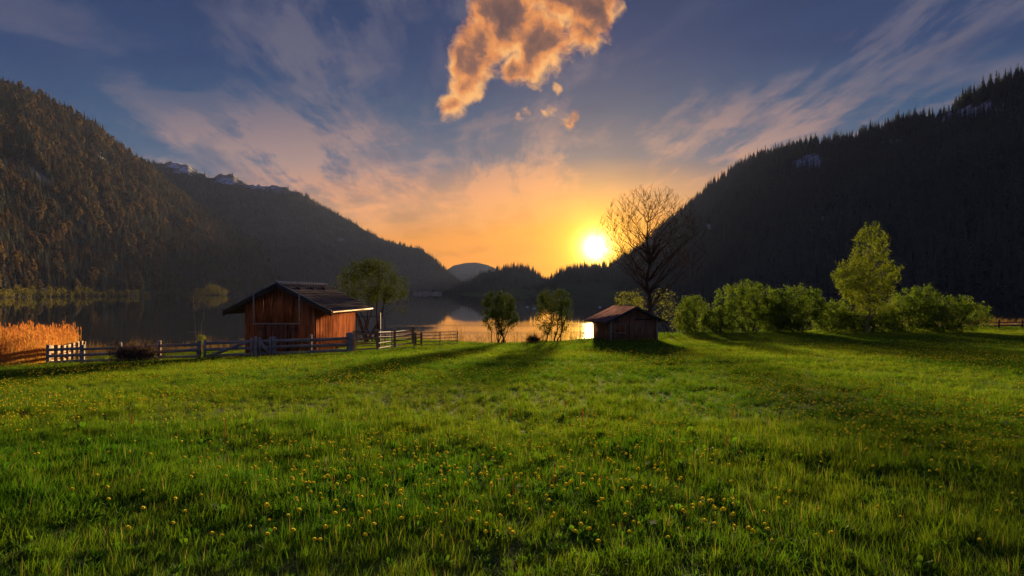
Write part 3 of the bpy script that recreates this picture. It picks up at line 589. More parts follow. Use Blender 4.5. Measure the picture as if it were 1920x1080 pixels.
for xx in (-1.4, 1.1):
    for zz in (.45, 1.6): MB().box(min(xx, xx * .62), max(xx, xx * .62), -.062, -.05, zz, zz + .05).build('hinge', M['dark_metal'], barn)
roof = MB()
for s_ in (-1, 1):
    t = .16; roof.hexa([(s_ * .0, -.45, RZ - t), (s_ * OV, -.45, EV - t), (s_ * OV, LB + .25, EV - t), (0, LB + .25, RZ - t), (0, -.45, RZ), (s_ * OV, -.45, EV), (s_ * OV, LB + .25, EV), (0, LB + .25, RZ)])
roof = roof.build('roof', M['dark_wood'], barn)
tl = MB(); sl_ = math.hypot(OV, RZ - EV); nc = 11; nr = 31
for s_ in (-1, 1):
    for c in range(nc):
        for k in range(nr):
            y0 = -.45 + (LB + .7) * k / nr; y1 = y0 + (LB + .7) / nr - .02; t0, t1 = c / nc, min((c + 1.12) / nc, 1.012)
            P_ = lambda t, h: (s_ * OV * t, RZ - (RZ - EV) * t + h)
            (xa, za), (xb, zb), (xa2, za2), (xb2, zb2) = P_(t0, .012), P_(t1, .04 + rr.uniform(0, .006)), P_(t0, .035), P_(t1, .065 + rr.uniform(0, .006))
            tl.hexa([(xa, y0, za), (xb, y0, zb), (xb, y1, zb), (xa, y1, za), (xa2, y0, za2), (xb2, y0, zb2), (xb2, y1, zb2), (xa2, y1, za2)])
o = tl.build('roof_tiles', M['tile'], roof); o['kind'] = 'stuff'
for k in range(18):
    y0 = -.47 + (LB + .74) * k / 18; q = MB(); q.tube([(0, y0, RZ + .05), (0, y0 + .1, RZ + .075), (0, y0 + .5, RZ + .05)], [.14, .13, .10], 6); q.build('ridge_tile', M['ridge'], roof)
for k, y0 in enumerate((1.2, 3.7, 6.0)):
    xx = .55; zc = roof_z(xx); MB().hexa([(xx, y0, zc + .05), (xx + .25, y0, zc - .08), (xx + .25, y0 + .34, zc - .08), (xx, y0 + .34, zc + .05), (xx, y0, zc + .10), (xx + .25, y0, zc + .05), (xx + .25, y0 + .34, zc + .05), (xx, y0 + .34, zc + .10)]).build('roof_vent', M['dark_metal'], roof)
for s_ in (-1, 1):
    MB().hexa([(0, -.52, RZ - .26), (s_ * (OV + .02), -.52, EV - .26), (s_ * (OV + .02), -.455, EV - .26), (0, -.455, RZ - .26), (0, -.52, RZ + .02), (s_ * (OV + .02), -.52, EV + .02), (s_ * (OV + .02), -.455, EV + .02), (0, -.455, RZ + .02)]).build('bargeboard', M['dark_wood'], barn)
    MB().hexa([(0, -.56, RZ + .03), (s_ * (OV + .04), -.56, EV + .03), (s_ * (OV + .04), -.44, EV + .03), (0, -.44, RZ + .03), (0, -.56, RZ + .10), (s_ * (OV + .04), -.56, EV + .10), (s_ * (OV + .04), -.44, EV + .10), (0, -.44, RZ + .10)]).build('verge_strip', M['metal'], barn)
gq = MB()
for k in range(8):
    a0, a1 = math.pi + k * math.pi / 6, math.pi + (k + 1) * math.pi / 6; cx_, cz_ = OV + .07, EV - .02
    gq.quadmesh([(cx_ + .08 * math.cos(a0), -.5, cz_ + .08 * math.sin(a0)), (cx_ + .08 * math.cos(a1), -.5, cz_ + .08 * math.sin(a1)), (cx_ + .08 * math.cos(a1), LB + .4, cz_ + .08 * math.sin(a1)), (cx_ + .08 * math.cos(a0), LB + .4, cz_ + .08 * math.sin(a0))], [(0, 1, 2, 3)])
gq.build('gutter', M['copper'], barn, )
for s_ in (-1, 1): MB().bar((s_ * 1.42, -.55, 1.98), (s_ * 1.42, -.55, roof_z(1.42) + .12), .07, .07).build('hanging_post', M['grey_wood'], barn)
MB().bar((-1.5, -.55, 1.98), (1.5, -.55, 1.98), .07, .07, (0, 0, 1)).build('hanging_bar', M['grey_wood'], barn)

# ------------------------------------------------------------------ small hut
A2 = R(15); hx, hy = 6.65, 46.0; hzz = gz(hx + 1.5, hy + 1) - .05
hut = empty('boat_hut', (hx, hy, hzz), A2); tag(hut, 'small weathered plank hut with low brown gable roof at the lake edge', 'hut')
W2, L2_, RH, EH = 3.4, 3.1, 2.4, 1.62
def hr(x): return RH - (RH - EH) * abs(x - W2 / 2) / (W2 / 2)
hf = MB().box(0, W2, .0, .05, 0, EH - .1).quadmesh([(0, 0, EH - .1), (W2, 0, EH - .1), (W2 / 2, 0, RH - .1), (W2 / 2, 0, RH - .1)], [(0, 1, 2, 3)]).build('front_wall', M['dark_wood'], hut)
hs = MB().box(0, .05, .05, L2_, 0, EH - .1).build('side_wall', M['dark_wood'], hut)
MB().box(W2 - .05, W2, .05, L2_, 0, EH - .1).build('side_wall', M['hut_plank'], hut)
MB().box(.05, W2 - .05, L2_ - .05, L2_, 0, EH - .1).build('back_wall', M['hut_plank'], hut)
x = 0
while x < W2 - .04:
    wd = min(rr.uniform(.12, .19), W2 - x); a, b = x + .008, x + wd - .008; x += wd; dd = -.03 - rr.uniform(0, .02)
    z0 = .02 + rr.uniform(0, .08)
    MB().hexa([(a, dd, z0), (b, dd, z0), (b, 0, z0), (a, 0, z0), (a, dd, hr(a) - .12), (b, dd, hr(b) - .12), (b, 0, hr(b) - .12), (a, 0, hr(a) - .12)]).build('plank', M['hut_plank'], hf)
y = .02
while y < L2_ - .04:
    wd = min(rr.uniform(.14, .2), L2_ - y); a, b = y + .008, y + wd - .008; y += wd
    MB().box(-.03 - rr.uniform(0, .02), 0, a, b, .03, EH - .12).build('plank', M['hut_plank'], hs)
win = MB().box(.28, 1.02, -.075, -.052, .68, 1.22).build('shutter', M['plank'], hut)
for (x0, x1, z0, z1) in ((.22, 1.08, .62, .68), (.22, 1.08, 1.22, 1.27), (.22, .28, .68, 1.22), (1.02, 1.08, .68, 1.22)): MB().box(x0, x1, -.095, -.05, z0, z1).build('frame', M['grey_wood'], win)
hd = MB()
for k in range(7): MB().box(1.75 + k * .17, 1.75 + k * .17 + .15, -.085 - .01 * (k % 2), -.05, .08 + .04 * (k % 3), 1.5 - .06 * (k % 2)).build('door_board', M['hut_plank'], hut)
MB().box(1.68, 3.0, -.11, -.05, 1.5, 1.58).build('door_lintel', M['dark_wood'], hut)
for xx in (0, W2): MB().box(xx - .06, xx + .06, -.09, .03, 0, EH - .1).build('corner_post', M['grey_wood'], hut)
hrf = MB(); OVh = W2 / 2 + .55; ez = RH - (RH - EH) * OVh / (W2 / 2)
for s_ in (-1, 1):
    c_ = W2 / 2; hrf.hexa([(c_, -.4, RH - .08), (c_ + s_ * OVh, -.4, ez - .08), (c_ + s_ * OVh, L2_ + .3, ez - .08), (c_, L2_ + .3, RH - .08), (c_, -.4, RH), (c_ + s_ * OVh, -.4, ez), (c_ + s_ * OVh, L2_ + .3, ez), (c_, L2_ + .3, RH)])
hrf = hrf.build('roof', M['dark_wood'], hut)
for s_ in (-1, 1):
    c_ = W2 / 2; y = -.42
    while y < L2_ + .28:
        wd = rr.uniform(.16, .24); a, b = y, min(y + wd - .015, L2_ + .33); y += wd; h_ = .02 + rr.uniform(0, .025); e_ = OVh + rr.uniform(0, .07); ze = RH - (RH - EH) * e_ / (W2 / 2)
        MB().hexa([(c_, a, RH), (c_ + s_ * e_, a, ze), (c_ + s_ * e_, b, ze), (c_, b, RH), (c_, a, RH + h_), (c_ + s_ * e_, a, ze + h_), (c_ + s_ * e_, b, ze + h_), (c_, b, RH + h_)]).build('roof_board', M['hut_roof'], hrf)
    MB().hexa([(c_, -.46, RH - .14), (c_ + s_ * OVh, -.46, ez - .14), (c_ + s_ * OVh, -.425, ez - .14), (c_, -.425, RH - .14), (c_, -.46, RH + .05), (c_ + s_ * OVh, -.46, ez + .05), (c_ + s_ * OVh, -.425, ez + .05), (c_, -.425, RH + .05)]).build('bargeboard', M['dark_wood'], hut)

# ------------------------------------------------------------------ fences, gates and pens
def g3(x, y, h=0): return (x, y, gz(x, y) + h)
def board_fence(name, pts, label, mat='grey_wood', post_h=1.12, hs=(.22, .55, .88), bw=.16, post=.15, cat='fence', over=0):
    root = empty(name, g3(*pts[0])); tag(root, label, cat); ox, oy, oz = root.location
    L = lambda p: (p[0] - ox, p[1] - oy, p[2] - oz)
    for i, p in enumerate(pts):
        ph = post_h * rr.uniform(.96, 1.08); q = MB(); b = L(g3(*p, -.15)); q.bar(b, (b[0] + rr.uniform(-.03, .03), b[1], b[2] + ph + .15), post * rr.uniform(.85, 1.15), post, (0, 1, 0)); q.build('post', M[mat], root)
    for a, b in zip(pts[:-1], pts[1:]):
        d = Vector((b[0] - a[0], b[1] - a[1], 0)).normalized(); nrm = Vector((d.y, -d.x, 0)); nrm = nrm if nrm.y < 0 or (abs(nrm.y) < .3 and nrm.x > 0) else -nrm
        for h in hs:
            p0, p1 = Vector(L(g3(*a, h + rr.uniform(-.03, .03)))), Vector(L(g3(*b, h + rr.uniform(-.03, .03)))); off = nrm * (post / 2 + .012)
            MB().bar(p0 - d * .06 + off, p1 + d * .06 + off, .03, bw * rr.uniform(.85, 1.1)).build('rail', M[mat], root)
    return root
FY = lambda px: float(np.interp(px, (90, 480, 655), (37, 38, 38.6)))
fp = lambda px: (at(px, FY(px)), FY(px))
board_fence('board_fence', [fp(p) for p in (90, 155, 225, 298, 373)], 'long grey board fence running from the reeds past the twig heap')
board_fence('board_fence', [(at(90, 37) - .15, 37.3)] + [(at(90, 37) - .15 - k * 1.32, 37.3 + k * 2.55) for k in range(1, 8)], 'sunlit board fence running away beside the orange reeds', 'warm_wood', hs=(.2, .5, .8, 1.05), bw=.2)  # warm wood in place of grey puts the sunlit tone into the colour
board_fence('board_fence', [fp(p) for p in (514, 582, 653)], 'short grey three rail board fence in front of the barn')
def leaf_gate(px0, px1, label, flip):
    a, b = fp(px0), fp(px1); root = empty('field_gate', g3(*a)); tag(root, label, 'gate'); ox, oy, oz = root.location; Lc = lambda p, h: (p[0] - ox, p[1] - oy, gz(*p) + h - oz)
    for h in (.2, .55, .9): MB().bar(Lc(a, h), Lc(b, h), .03, .16).build('rail', M['grey_wood'], root)
    t0, t1 = (a, b) if not flip else (b, a)
    A0, A1 = Vector(Lc(t0, .1)), Vector(Lc(t1, .95)); off = Vector((0, -.035, 0)); MB().bar(A0 + off, A1 + off, .03, .16).build('brace', M['grey_wood'], root)
    for p in (a, b): MB().bar(Lc(p, -.05), Lc(p, 1.12), .12, .1, (0, 1, 0)).build('stile', M['grey_wood'], root)
leaf_gate(384, 471, 'wide grey field gate with one long diagonal brace', False)
leaf_gate(487, 507, 'narrow grey gate leaf with a steep diagonal brace', True)
for px, lab, wd in ((479, 'stout grey gate post between the two gate leaves', .2), (657, 'thick dark gate post at the end of the board fence', .34)):
    p = fp(px); root = MB(); q = MB(); q.tube([(0, 0, -.2), (0, 0, .5), (.02, 0, 1.1), (.02, 0, 1.2)], [wd * .55, wd * .52, wd * .5, wd * .3], 6); o = q.build('gate_post', M['grey_wood']); o.location = g3(*p); tag(o, lab, 'post')
def pipe_gate(name, a, b, hs, verts, label, rad=.022, h=1.15, feet=True):
    root = empty(name, g3(*a)); tag(root, label, 'gate'); ox, oy, oz = root.location; z0, z1 = gz(*a), gz(*b)
    Lc = lambda t, hh: (a[0] + (b[0] - a[0]) * t - ox, a[1] + (b[1] - a[1]) * t - oy, z0 + (z1 - z0) * t + hh - oz)
    for hh in hs: MB().tube([Lc(0, hh), Lc(.5, hh), Lc(1, hh)], rad, 6).build('rail', M['metal'], root)
    for t in verts: MB().tube([Lc(t, -.05), Lc(t, hs[-1] + .02)], rad * 1.25, 6).build('upright', M['metal'], root)
pipe_gate('livestock_panel', (at(666, 38.8), 38.8), (at(776, 39.6), 39.6), (.18, .40, .62, .84, 1.06, 1.27), (0, .36, .62, 1), 'dark metal tube livestock panel beside the barn corner')
pipe_gate('livestock_panel', (at(791, 44.5), 44.5), (at(858, 45.5), 45.5), (.15, .35, .55, .75, .95), (0, .5, 1), 'thin metal tube panel standing against the glittering water')
def rail_fence(pts, label, hs, rad=.05, ph=1.3):
    root = empty('rail_fence', g3(*pts[0])); tag(root, label, 'fence'); ox, oy, oz = root.location; Lc = lambda p, h: (p[0] - ox, p[1] - oy, gz(*p) + h - oz)
    for p in pts: MB().tube([Lc(p, -.15), Lc(p, ph * .5), Lc(p, ph)], .075, 6).build('post', M['warm_wood'], root)
    for a, b in zip(pts[:-1], pts[1:]):
        for h in hs: MB().tube([Lc(a, h + rr.uniform(-.03, .03)), Lc(((a[0] + b[0]) / 2, (a[1] + b[1]) / 2), h), Lc(b, h + rr.uniform(-.03, .03))], rad * rr.uniform(.8, 1.1), 6).build('rail', M['warm_wood'], root)
rail_fence([(at(663, 39.4), 39.4), (at(708, 39.9), 39.9), (at(740, 44), 44), (at(774, 48.5), 48.5)], 'sunlit golden wooden rail pen beside the barn', (.2, .5, .8, 1.1))
rail_fence([(at(779, 44.3), 44.3), (at(790, 44.4), 44.4)], 'narrow golden wooden rail section next to the thin metal panel', (.2, .42, .64, .86), .04, 1.0)
Ya = 46; root = empty('bent_tube_frame', g3(at(722, Ya), Ya)); tag(root, 'tall bent metal tube frame behind the rail pen', 'frame'); zt = zpx(593, Ya) - root.location[2]; w_ = (722 - 669) / F * Ya
MB().tube([(-w_, 0, -.1), (-w_, 0, zt - .25), (-w_ + .06, 0, zt - .07), (-w_ + .25, 0, zt), (-.3, 0, zt), (-.08, 0, zt - .07), (0, 0, zt - .3), (0, 0, -.1)], .03, 6).build('tube', M['dark_metal'], root)
MB().tube([(-w_, 0, zt * .5), (0, 0, zt * .5)], .022, 6).build('crossbar', M['dark_metal'], root)
q = MB().bar((0, 0, -.1), (0, 0, 2.35), .11, .11, (0, 1, 0)); o = q.build('wooden_post', M['warm_wood']); o.location = g3(at(712, 43), 43); tag(o, 'single tall sunlit wooden post standing inside the rail pen', 'post')
board_fence('board_fence', [(at(p, 66 + i), 66 + i * .6) for i, p in enumerate((1800, 1828, 1862, 1900, 1940))], 'low dark board fence beyond the end of the hedge', 'dark_wood', .85, (.3, .62), .1, .12)

# ------------------------------------------------------------------ sapling, prop, twig heap, stump
Ys = 44; X = at(370, Ys)
tree('bare_sapling', 370, Ys, S(Ys, [(371, 565, 9, 30), (362, 560, 5, 20), (380, 560, 5, 22)], 370), 2, 'thin bare sapling tied to a prop behind the long fence', 'tree', 'bud', 60, .05, 110, bark='pale_bark', m2=8, m3=16, r0=.035, twig=.009, spread=.08, leafpt=.03)
root = empty('tree_prop', g3(X + .12, Ys - .1)); tag(root, 'thin wooden prop with a crossbar holding the bare sapling', 'post')
MB().tube([(0, 0, -.1), (0, 0, 1.75)], .03, 6).build('stake', M['pale_bark'], root); MB().tube([(-.75, 0, 1.62), (.42, 0, 1.62)], .02, 6).build('crossbar', M['pale_bark'], root)
def heap(name, px, Y, wd, ht, n_, label, cat, seed, mat='twig'):
    r_ = np.random.default_rng(seed); q = MB()
    for k in range(n_):
        a = r_.uniform(0, 6.28); t = r_.uniform(); c_ = np.array((r_.normal() * wd * .22, r_.normal() * .35, r_.uniform(0, ht * .45)))
        d = np.array((math.cos(a), math.sin(a) * .6, r_.uniform(.1, 1.3))); d = d / np.linalg.norm(d) * r_.uniform(.3, .75) * ht
        q.tube([c_ - d * .4 * np.array((1, 1, .3)), c_ + d * .3 + r_.normal(size=3) * .05, c_ + d + r_.normal(size=3) * .08], [.014, .010, .004], 3)
    o_ = q.build(name, M[mat]); o_.location = g3(at(px, Y), Y); return tag(o_, label, cat)
heap('twig_heap', 252, 36.2, 2.3, 1.35, 520, 'tangled heap of dead brown twigs leaning on the long fence', 'brushwood', 5)
heap('stump_thicket', 1000, 47.2, 1.0, .75, 260, 'dark tangled root stump at the foot of the olive shrub', 'stump', 6, 'bark')
tree('golden_shrub', 376, 43.5, S(43.5, [(377, 636, 9, 9)], 376), 5, 'small yellow green shrub at the foot of the bare sapling', 'shrub', 'spring', 350, .07, 111, m2=14, m3=40, r0=.015, twig=.006, spread=.15, leafpt=.06)

# ------------------------------------------------------------------ reeds
def reed_form(name, seed, n_, hgt, plume=True, rad=.16, mat='reed'):
    r_ = np.random.default_rng(seed); v, f, mi = [], [], []
    def quad(a, b, c, d, k): o_ = len(v); v.extend([a, b, c, d]); f.append((o_, o_ + 1, o_ + 2, o_ + 3)); mi.append(k)
    for k in range(n_):
        x0, y0 = r_.normal(size=2) * rad; h = hgt * r_.uniform(.45, 1.1); lx, ly = r_.normal(size=2) * .08 * h; a = r_.uniform(0, 3.14); wx, wy = math.cos(a) * .008, math.sin(a) * .008
        quad((x0 - wx, y0 - wy, 0), (x0 + wx, y0 + wy, 0), (x0 + lx + wx * .6, y0 + ly + wy * .6, h), (x0 + lx - wx * .6, y0 + ly - wy * .6, h), 0)
        for b in range(3):
            t = r_.uniform(.25, .85); a = r_.uniform(0, 6.28); p = np.array((x0 + lx * t, y0 + ly * t, h * t)); d = np.array((math.cos(a), math.sin(a), r_.uniform(.4, 1.4))) * r_.uniform(.12, .26); s_ = np.array((-math.sin(a), math.cos(a), 0)) * .010
            quad(p - s_, p + s_, p + d + s_ * .2, p + d - s_ * .2, 0)
        if plume:
            tip = np.array((x0 + lx, y0 + ly, h))
            for b in range(5):
                a = r_.uniform(0, 6.28); d = np.array((math.cos(a) * .05 + .05, math.sin(a) * .05, r_.uniform(-.05, .2))); s_ = np.array((-math.sin(a), math.cos(a), 0)) * .012
                quad(tip - np.array((0, 0, .1)), tip + d * .5 + s_, tip + d, tip + d * .5 - s_, 1)
    return source(name, mesh_np(name, v, f, (M[mat], M['reed_plume']), mi))
reeds = [reed_form('reed_form', k, 12, 2.0, True, .22) for k in range(4)]; thin = [reed_form('thin_reed_form', 5 + k, 5, 1.1, False, .25, 'thin_reed') for k in range(3)]
def reed_bed(name, n_, xf, label, srcs, seed, smin=.75, smax=1.1):
    r_ = np.random.default_rng(seed); P_ = xf(r_, n_); P_ = np.column_stack([P_, np.maximum(ground(P_[:, 0], P_[:, 1]), LAKE - .3) - .05])
    k = len(P_); f_ = .55 + .45 * sstep(P_[:, 1], 35.2, 38.2) if name == 'reed_bed' else 1.0; f_ = f_ * (.72 + .5 * fbm(P_[:, 0] * .7, P_[:, 1] * .7, 44, 3)); return tag(scatter(name, P_, f_ * r_.uniform(smin, smax, k), r_.uniform(0, 6.28, k), r_.integers(0, len(srcs), k), r_.uniform(0, 1, k), srcs), label, 'reeds', kind='stuff')
def bed1(r_, n_):
    y_ = r_.uniform(34.5, 56, n_); edge = np.where(y_ < 37.3, -25.8, -25.9 - (y_ - 37.3) * .515) - .15 - r_.exponential(.25, n_); x_ = r_.uniform(-52, -25.5, n_); x_ = np.where(x_ > edge, edge - r_.uniform(0, 5, n_), x_)
    k = y_ > 35.2 + .35 * np.sin(x_ * 1.3) ; return np.column_stack([x_, y_])[k]
reed_bed('reed_bed', 6000, bed1, 'dense bed of tall orange reeds beside the corner of the fence', reeds, 201, .36, 1.12)
def bed2(r_, n_): x_ = r_.uniform(-35, -13, n_); return np.column_stack([x_, 47.5 + r_.uniform(0, 1, n_) ** .7 * 7 + .4 * np.sin(x_)])
reed_bed('sparse_reeds', 330, bed2, 'thin dry reeds along the shore behind the long fence', thin, 202, .6, 1.2)
def bed3(r_, n_): x_ = r_.uniform(-9, 6.2, n_); return np.column_stack([x_, shore_y(x_) + r_.uniform(1.2, 7, n_)])
reed_bed('waterside_reeds', 110, bed3, 'thin dark reeds standing against the golden water near the two shrubs', thin, 203, .8, 1.5)
def bed4(r_, n_): return np.column_stack([r_.uniform(42, 62, n_), r_.uniform(69, 80, n_)])
reed_bed('brown_reeds', 700, bed4, 'brown reeds behind the low fence past the hedge', thin, 204, .6, 1.0)

# ------------------------------------------------------------------ meadow grass, herbs and flowers
def blade(v, f, r_, x0, y0, h, wd, lean, segs=3):
    a = r_.uniform(0, 6.28); b = a + r_.uniform(-.5, .5); cx_, sx_ = -math.sin(a) * wd / 2, math.cos(a) * wd / 2; o_ = len(v)
    for k in range(segs + 1):
        t = k / segs; q = lean * t ** 2 * h; z = h * (t - .22 * lean * t ** 3); ww = (1 - t ** 1.6) * .95 + .05
        v.append((x0 + math.cos(b) * q - cx_ * ww, y0 + math.sin(b) * q - sx_ * ww, z)); v.append((x0 + math.cos(b) * q + cx_ * ww, y0 + math.sin(b) * q + sx_ * ww, z))
    for k in range(segs): i = o_ + k * 2; f.append((i, i + 1, i + 3, i + 2))
def tuft(name, seed, n_, rad, hmin, hmax, wd, mat='grass', dry=0, segs=3):
    r_ = np.random.default_rng(seed); v, f = [], []
    for k in range(n_): x0, y0 = r_.normal(size=2) * rad * .6; blade(v, f, r_, x0, y0, r_.uniform(hmin, hmax), wd * r_.uniform(.6, 1.3), r_.uniform(.1, .95), segs)
    nb = n_ * segs; mi = np.zeros(nb, int); mi[: int(nb * dry) // segs * segs] = 1
    return source(name, mesh_np(name, v, f, (M[mat], M['grass_dry']), mi))
def herb(name, seed, n_, ln, wd):
    r_ = np.random.default_rng(seed); v, f = [], []
    for k in range(n_):
        a = r_.uniform(0, 6.28); e = r_.uniform(.5, 1.25); L = ln * r_.uniform(.6, 1.2); W_ = wd * r_.uniform(.7, 1.2); o_ = len(v); c_, s_ = math.cos(a), math.sin(a); x0, y0 = r_.normal(size=2) * .03
        for t, q in ((0, .12), (.35, .8), (.65, 1.0), (.88, .6), (1, .05)):
            d = L * t * math.cos(e); z = L * (t * math.sin(e) - .35 * t * t); v.append((x0 + c_ * d - s_ * W_ * q / 2, y0 + s_ * d + c_ * W_ * q / 2, z + .02)); v.append((x0 + c_ * d + s_ * W_ * q / 2, y0 + s_ * d - c_ * W_ * q / 2, z + .02))
        for k2 in range(4): i = o_ + k2 * 2; f.append((i, i + 1, i + 3, i + 2))
    return source(name, mesh_np(name, v, f, (M['herb'],)))
near = [tuft('grass_tuft', 300 + k, 36, .13, .07, (.20, .24, .29, .18)[k], .0055, dry=.03) for k in range(4)] + [herb('herb_form', 310, 9, .20, .05), herb('herb_form', 311, 16, .14, .022), herb('herb_form', 312, 26, .16, .012)]
far = [tuft('far_tuft', 320 + k, 46, .34, .12, (.24, .30, .20)[k], .013, dry=.05, segs=2) for k in range(3)] + [herb('far_herb', 330, 14, .24, .06)]
def field(name, y0, y1, dens, srcs, wts, seed, label, slack=3):
    r_ = np.random.default_rng(seed); ymax = y1; n_ = int(dens * (2 * (.80 * ymax + slack)) * (y1 - y0)); x_ = r_.uniform(-(.80 * ymax + slack), .80 * ymax + slack, n_); y_ = r_.uniform(y0, y1, n_)
    k = (np.abs(x_) < .80 * y_ + slack) & (y_ < shore_y(x_) + 5.5); x_, y_ = x_[k], y_[k]
    inb = (np.abs(x_ + 14.0) < 2.3) & (y_ > 42.1) & (y_ < 50.9); inh = (x_ > 6.2) & (x_ < 9.9) & (y_ > 46.2) & (y_ < 49.5); k = ~(inb | inh); x_, y_ = x_[k], y_[k]; n_ = len(x_)
    hp = .55 * fbm(x_ * .5, y_ * .5, 71, 4) + .45 * fbm(x_ * 1.7, y_ * 1.7, 76, 3); tp = fbm(x_ * .16 + 9, y_ * .16, 72, 4); pk = r_.choice(len(srcs), n_, p=wts)
    hb = fbm(x_ * .8 + 40, y_ * .8, 75, 3) > .60; pk = np.where(hb & (r_.uniform(size=n_) < .35), r_.integers(len(srcs) - (2 if len(srcs) > 5 else 1), len(srcs), n_), pk)
    P_ = np.column_stack([x_, y_, ground(x_, y_) - .01])
    tint = np.clip(sstep(tp, .32, .68) * .7 + r_.normal(size=n_) * .16 + .14 + sstep(y_, 12, 34) * .22 - sstep(hp, .5, .7) * .25, 0, 1)
    return tag(scatter(name, P_, (.46 + .34 * sstep(hp, .28, .75)) * r_.uniform(.75, 1.25, n_), r_.uniform(0, 6.28, n_), pk, tint, srcs, r_.normal(size=n_) * .22), label, 'grass', kind='stuff')
field('near_grass', 2.2, 10, 190, near, (.21, .20, .10, .25, .02, .08, .14), 401, 'lush mixed grass and herbs in the near meadow')
field('middle_grass', 10, 23, 85, near, (.23, .23, .14, .22, .02, .06, .10), 402, 'green grass across the middle of the meadow')
field('far_grass', 23, 72, 20, far, (.34, .33, .27, .06), 403, 'yellowish green grass across the far meadow to the shore')

def bloom(kind, seed):
    r_ = np.random.default_rng(seed); st, bl = MB(), MB(); h = r_.uniform(.26, .40); lx, ly = r_.normal(size=2) * .04
    st.tube([(0, 0, 0), (lx * .4, ly * .4, h * .5), (lx, ly, h)], .0032, 4)
    for s_ in (.3, .55):
        a = r_.uniform(0, 6.28); c_ = Vector((lx * s_, ly * s_, h * s_)); d = Vector((math.cos(a), math.sin(a), .5)) * .07; sd = Vector((-math.sin(a), math.cos(a), 0)) * .012
        st.quadmesh([c_, c_ + d * .5 + sd, c_ + d, c_ + d * .5 - sd], [(0, 1, 2, 3)])
    if kind == 'globe':
        for ring, (cnt, rad, lift) in enumerate(((6, .021, .012), (5, .017, .020))):
            for k in range(cnt):
                a = k * 6.283 / cnt + ring * .5; pts = []
                for t, rr_, wd in ((0, .1, .3), (.45, 1.0, 1.0), (.8, .9, .9), (1, .45, .45)):
                    z = h - .010 + t * (.028 + ring * .004); q = rad * rr_; pts.append(((lx + math.cos(a) * q - math.sin(a) * rad * .62 * wd, ly + math.sin(a) * q + math.cos(a) * rad * .62 * wd, z), (lx + math.cos(a) * q + math.sin(a) * rad * .62 * wd, ly + math.sin(a) * q - math.cos(a) * rad * .62 * wd, z)))
                bl.quadmesh([p for pr in pts for p in pr], [(0, 1, 3, 2), (2, 3, 5, 4), (4, 5, 7, 6)])
    elif kind == 'spike':
        for k in range(30):
            z = h * .62 + k * h * .018; a = k * 2.4; q = .011 * (1 - k / 40); c_ = Vector((lx * z / h + math.cos(a) * q, ly * z / h + math.sin(a) * q, z)); s_ = .008
            bl.quadmesh([c_ + Vector((s_, 0, 0)), c_ + Vector((0, s_, s_)), c_ + Vector((-s_, 0, 0)), c_ + Vector((0, -s_, -s_))], [(0, 1, 2, 3)])
    else:
        for k in range(34):
            a = k * 2.4; q = .004 * math.sqrt(k) * 1.6; c_ = Vector((lx + math.cos(a) * q, ly + math.sin(a) * q, h + .008 * math.cos(k))); s_ = .006
            bl.quadmesh([c_ + Vector((s_, 0, 0)), c_ + Vector((0, s_, .002)), c_ + Vector((-s_, 0, 0)), c_ + Vector((0, -s_, .002))], [(0, 1, 2, 3)])
    return st.mesh('stem', M['stem']), bl.mesh('blossom', M[{'globe': 'petal', 'spike': 'sorrel', 'umbel': 'white_petal'}[kind]])
def flower_spots(n_, y0, y1, seed, bias=.5):
    r_ = np.random.default_rng(seed); out = []
    while len(out) < n_:
        y_ = y0 + (y1 - y0) * r_.uniform() ** .75; x_ = r_.uniform(-.78, .78) * y_
        if y_ < shore_y(x_) - 1 and r_.uniform() < sstep(fbm(x_ * .35, y_ * .35, 88, 3), .35, .65) * .9 + .1: out.append((x_, y_))
    return np.array(out)
def plant_flowers(name, kind, spots, label, cat, group, seed):
    forms = [bloom(kind, seed + k) for k in range(5)]; r_ = random.Random(seed)
    for i, (x_, y_) in enumerate(spots):
        st, bl = forms[i % 5]; o_ = empty(name, (x_, y_, gz(x_, y_)), r_.uniform(0, 6.28)); q_ = r_.uniform(.8, 1.15); o_.scale = (.62 * q_, .62 * q_, .86 * q_); tag(o_, label, cat, group)
        link('stem', st, o_); link('blossom', bl, o_)
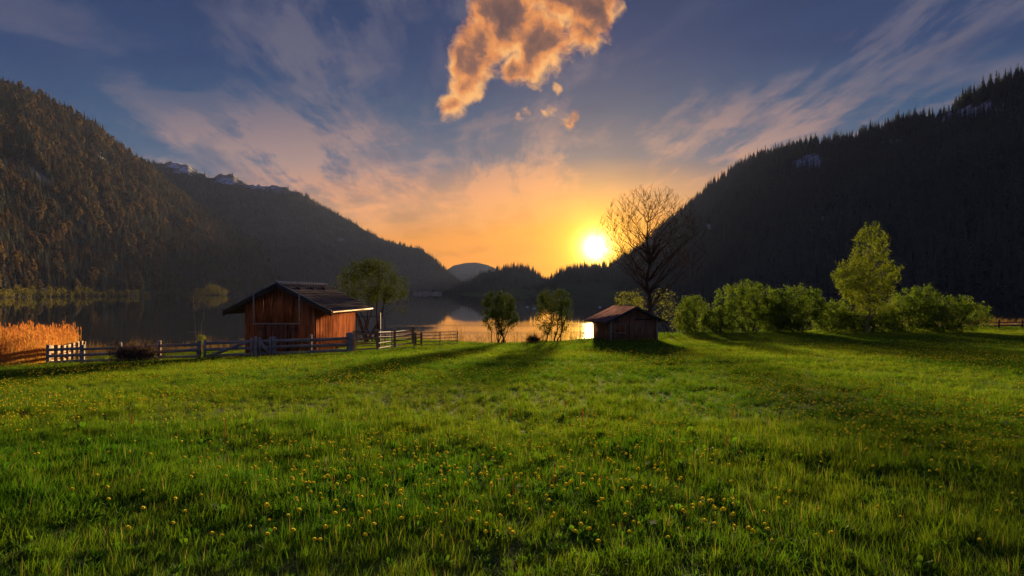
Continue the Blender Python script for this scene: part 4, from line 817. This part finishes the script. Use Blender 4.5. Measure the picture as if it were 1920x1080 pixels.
plant_flowers('globe_flower', 'globe', flower_spots(290, 3.8, 15, 501), 'round yellow flower on a thin stem in the meadow grass', 'flower', 'yellow meadow flowers', 600)
plant_flowers('sorrel_spike', 'spike', flower_spots(46, 5, 13, 502), 'reddish brown sorrel seed spike in the meadow grass', 'flower', 'sorrel spikes', 620)
plant_flowers('umbel_flower', 'umbel', flower_spots(26, 4, 13, 503), 'small flat white flower head in the meadow grass', 'flower', 'white meadow flowers', 640)
def far_bloom(seed):
    st, bl = bloom('globe', seed); bv = np.zeros(len(bl.vertices) * 3); bl.vertices.foreach_get('co', bv); bf = np.array([tuple(p.vertices) for p in bl.polygons]); return source('far_bloom', mesh_np('far_bloom', bv.reshape(-1, 3), bf, (M['petal'],)))
fs = flower_spots(9500, 9, 58, 504); r = np.random.default_rng(9); k = len(fs)
o = scatter('far_flowers', np.column_stack([fs, ground(fs[:, 0], fs[:, 1]) - .02]), r.uniform(.6, .85, k), r.uniform(0, 6, k), r.integers(0, 3, k), r.uniform(0, 1, k), [far_bloom(700 + j) for j in range(3)])
fs = flower_spots(5200, 3.8, 24, 505); k = len(fs)
tag(scatter('buttercups', np.column_stack([fs, ground(fs[:, 0], fs[:, 1]) + .08]), r.uniform(.42, .66, k), r.uniform(0, 6, k), r.integers(0, 3, k), r.uniform(0, 1, k), [far_bloom(710 + j) for j in range(3)]), 'many tiny yellow buttercups dotted through the near grass', 'flowers', kind='stuff')
tag(o, 'countless tiny yellow flowers sprinkled over the far meadow', 'flowers', kind='stuff')

# ------------------------------------------------------------------ evening haze over the valley
m_, gg, out = new_mat('valley_haze'); pv = gg.node('ShaderNodeVolumePrincipled'); pv.inputs['Color'].default_value = (.50, .62, 1.0, 1)
pv.inputs['Density'].default_value = 3.2e-5; pv.inputs['Anisotropy'].default_value = .0; gg.l.new(pv.outputs[0], out.inputs['Volume'])
o = MB().box(-2600, 2600, -400, 5900, -9, 640).build('haze', m_); tag(o, 'thin evening haze filling the valley', 'haze', kind='stuff')
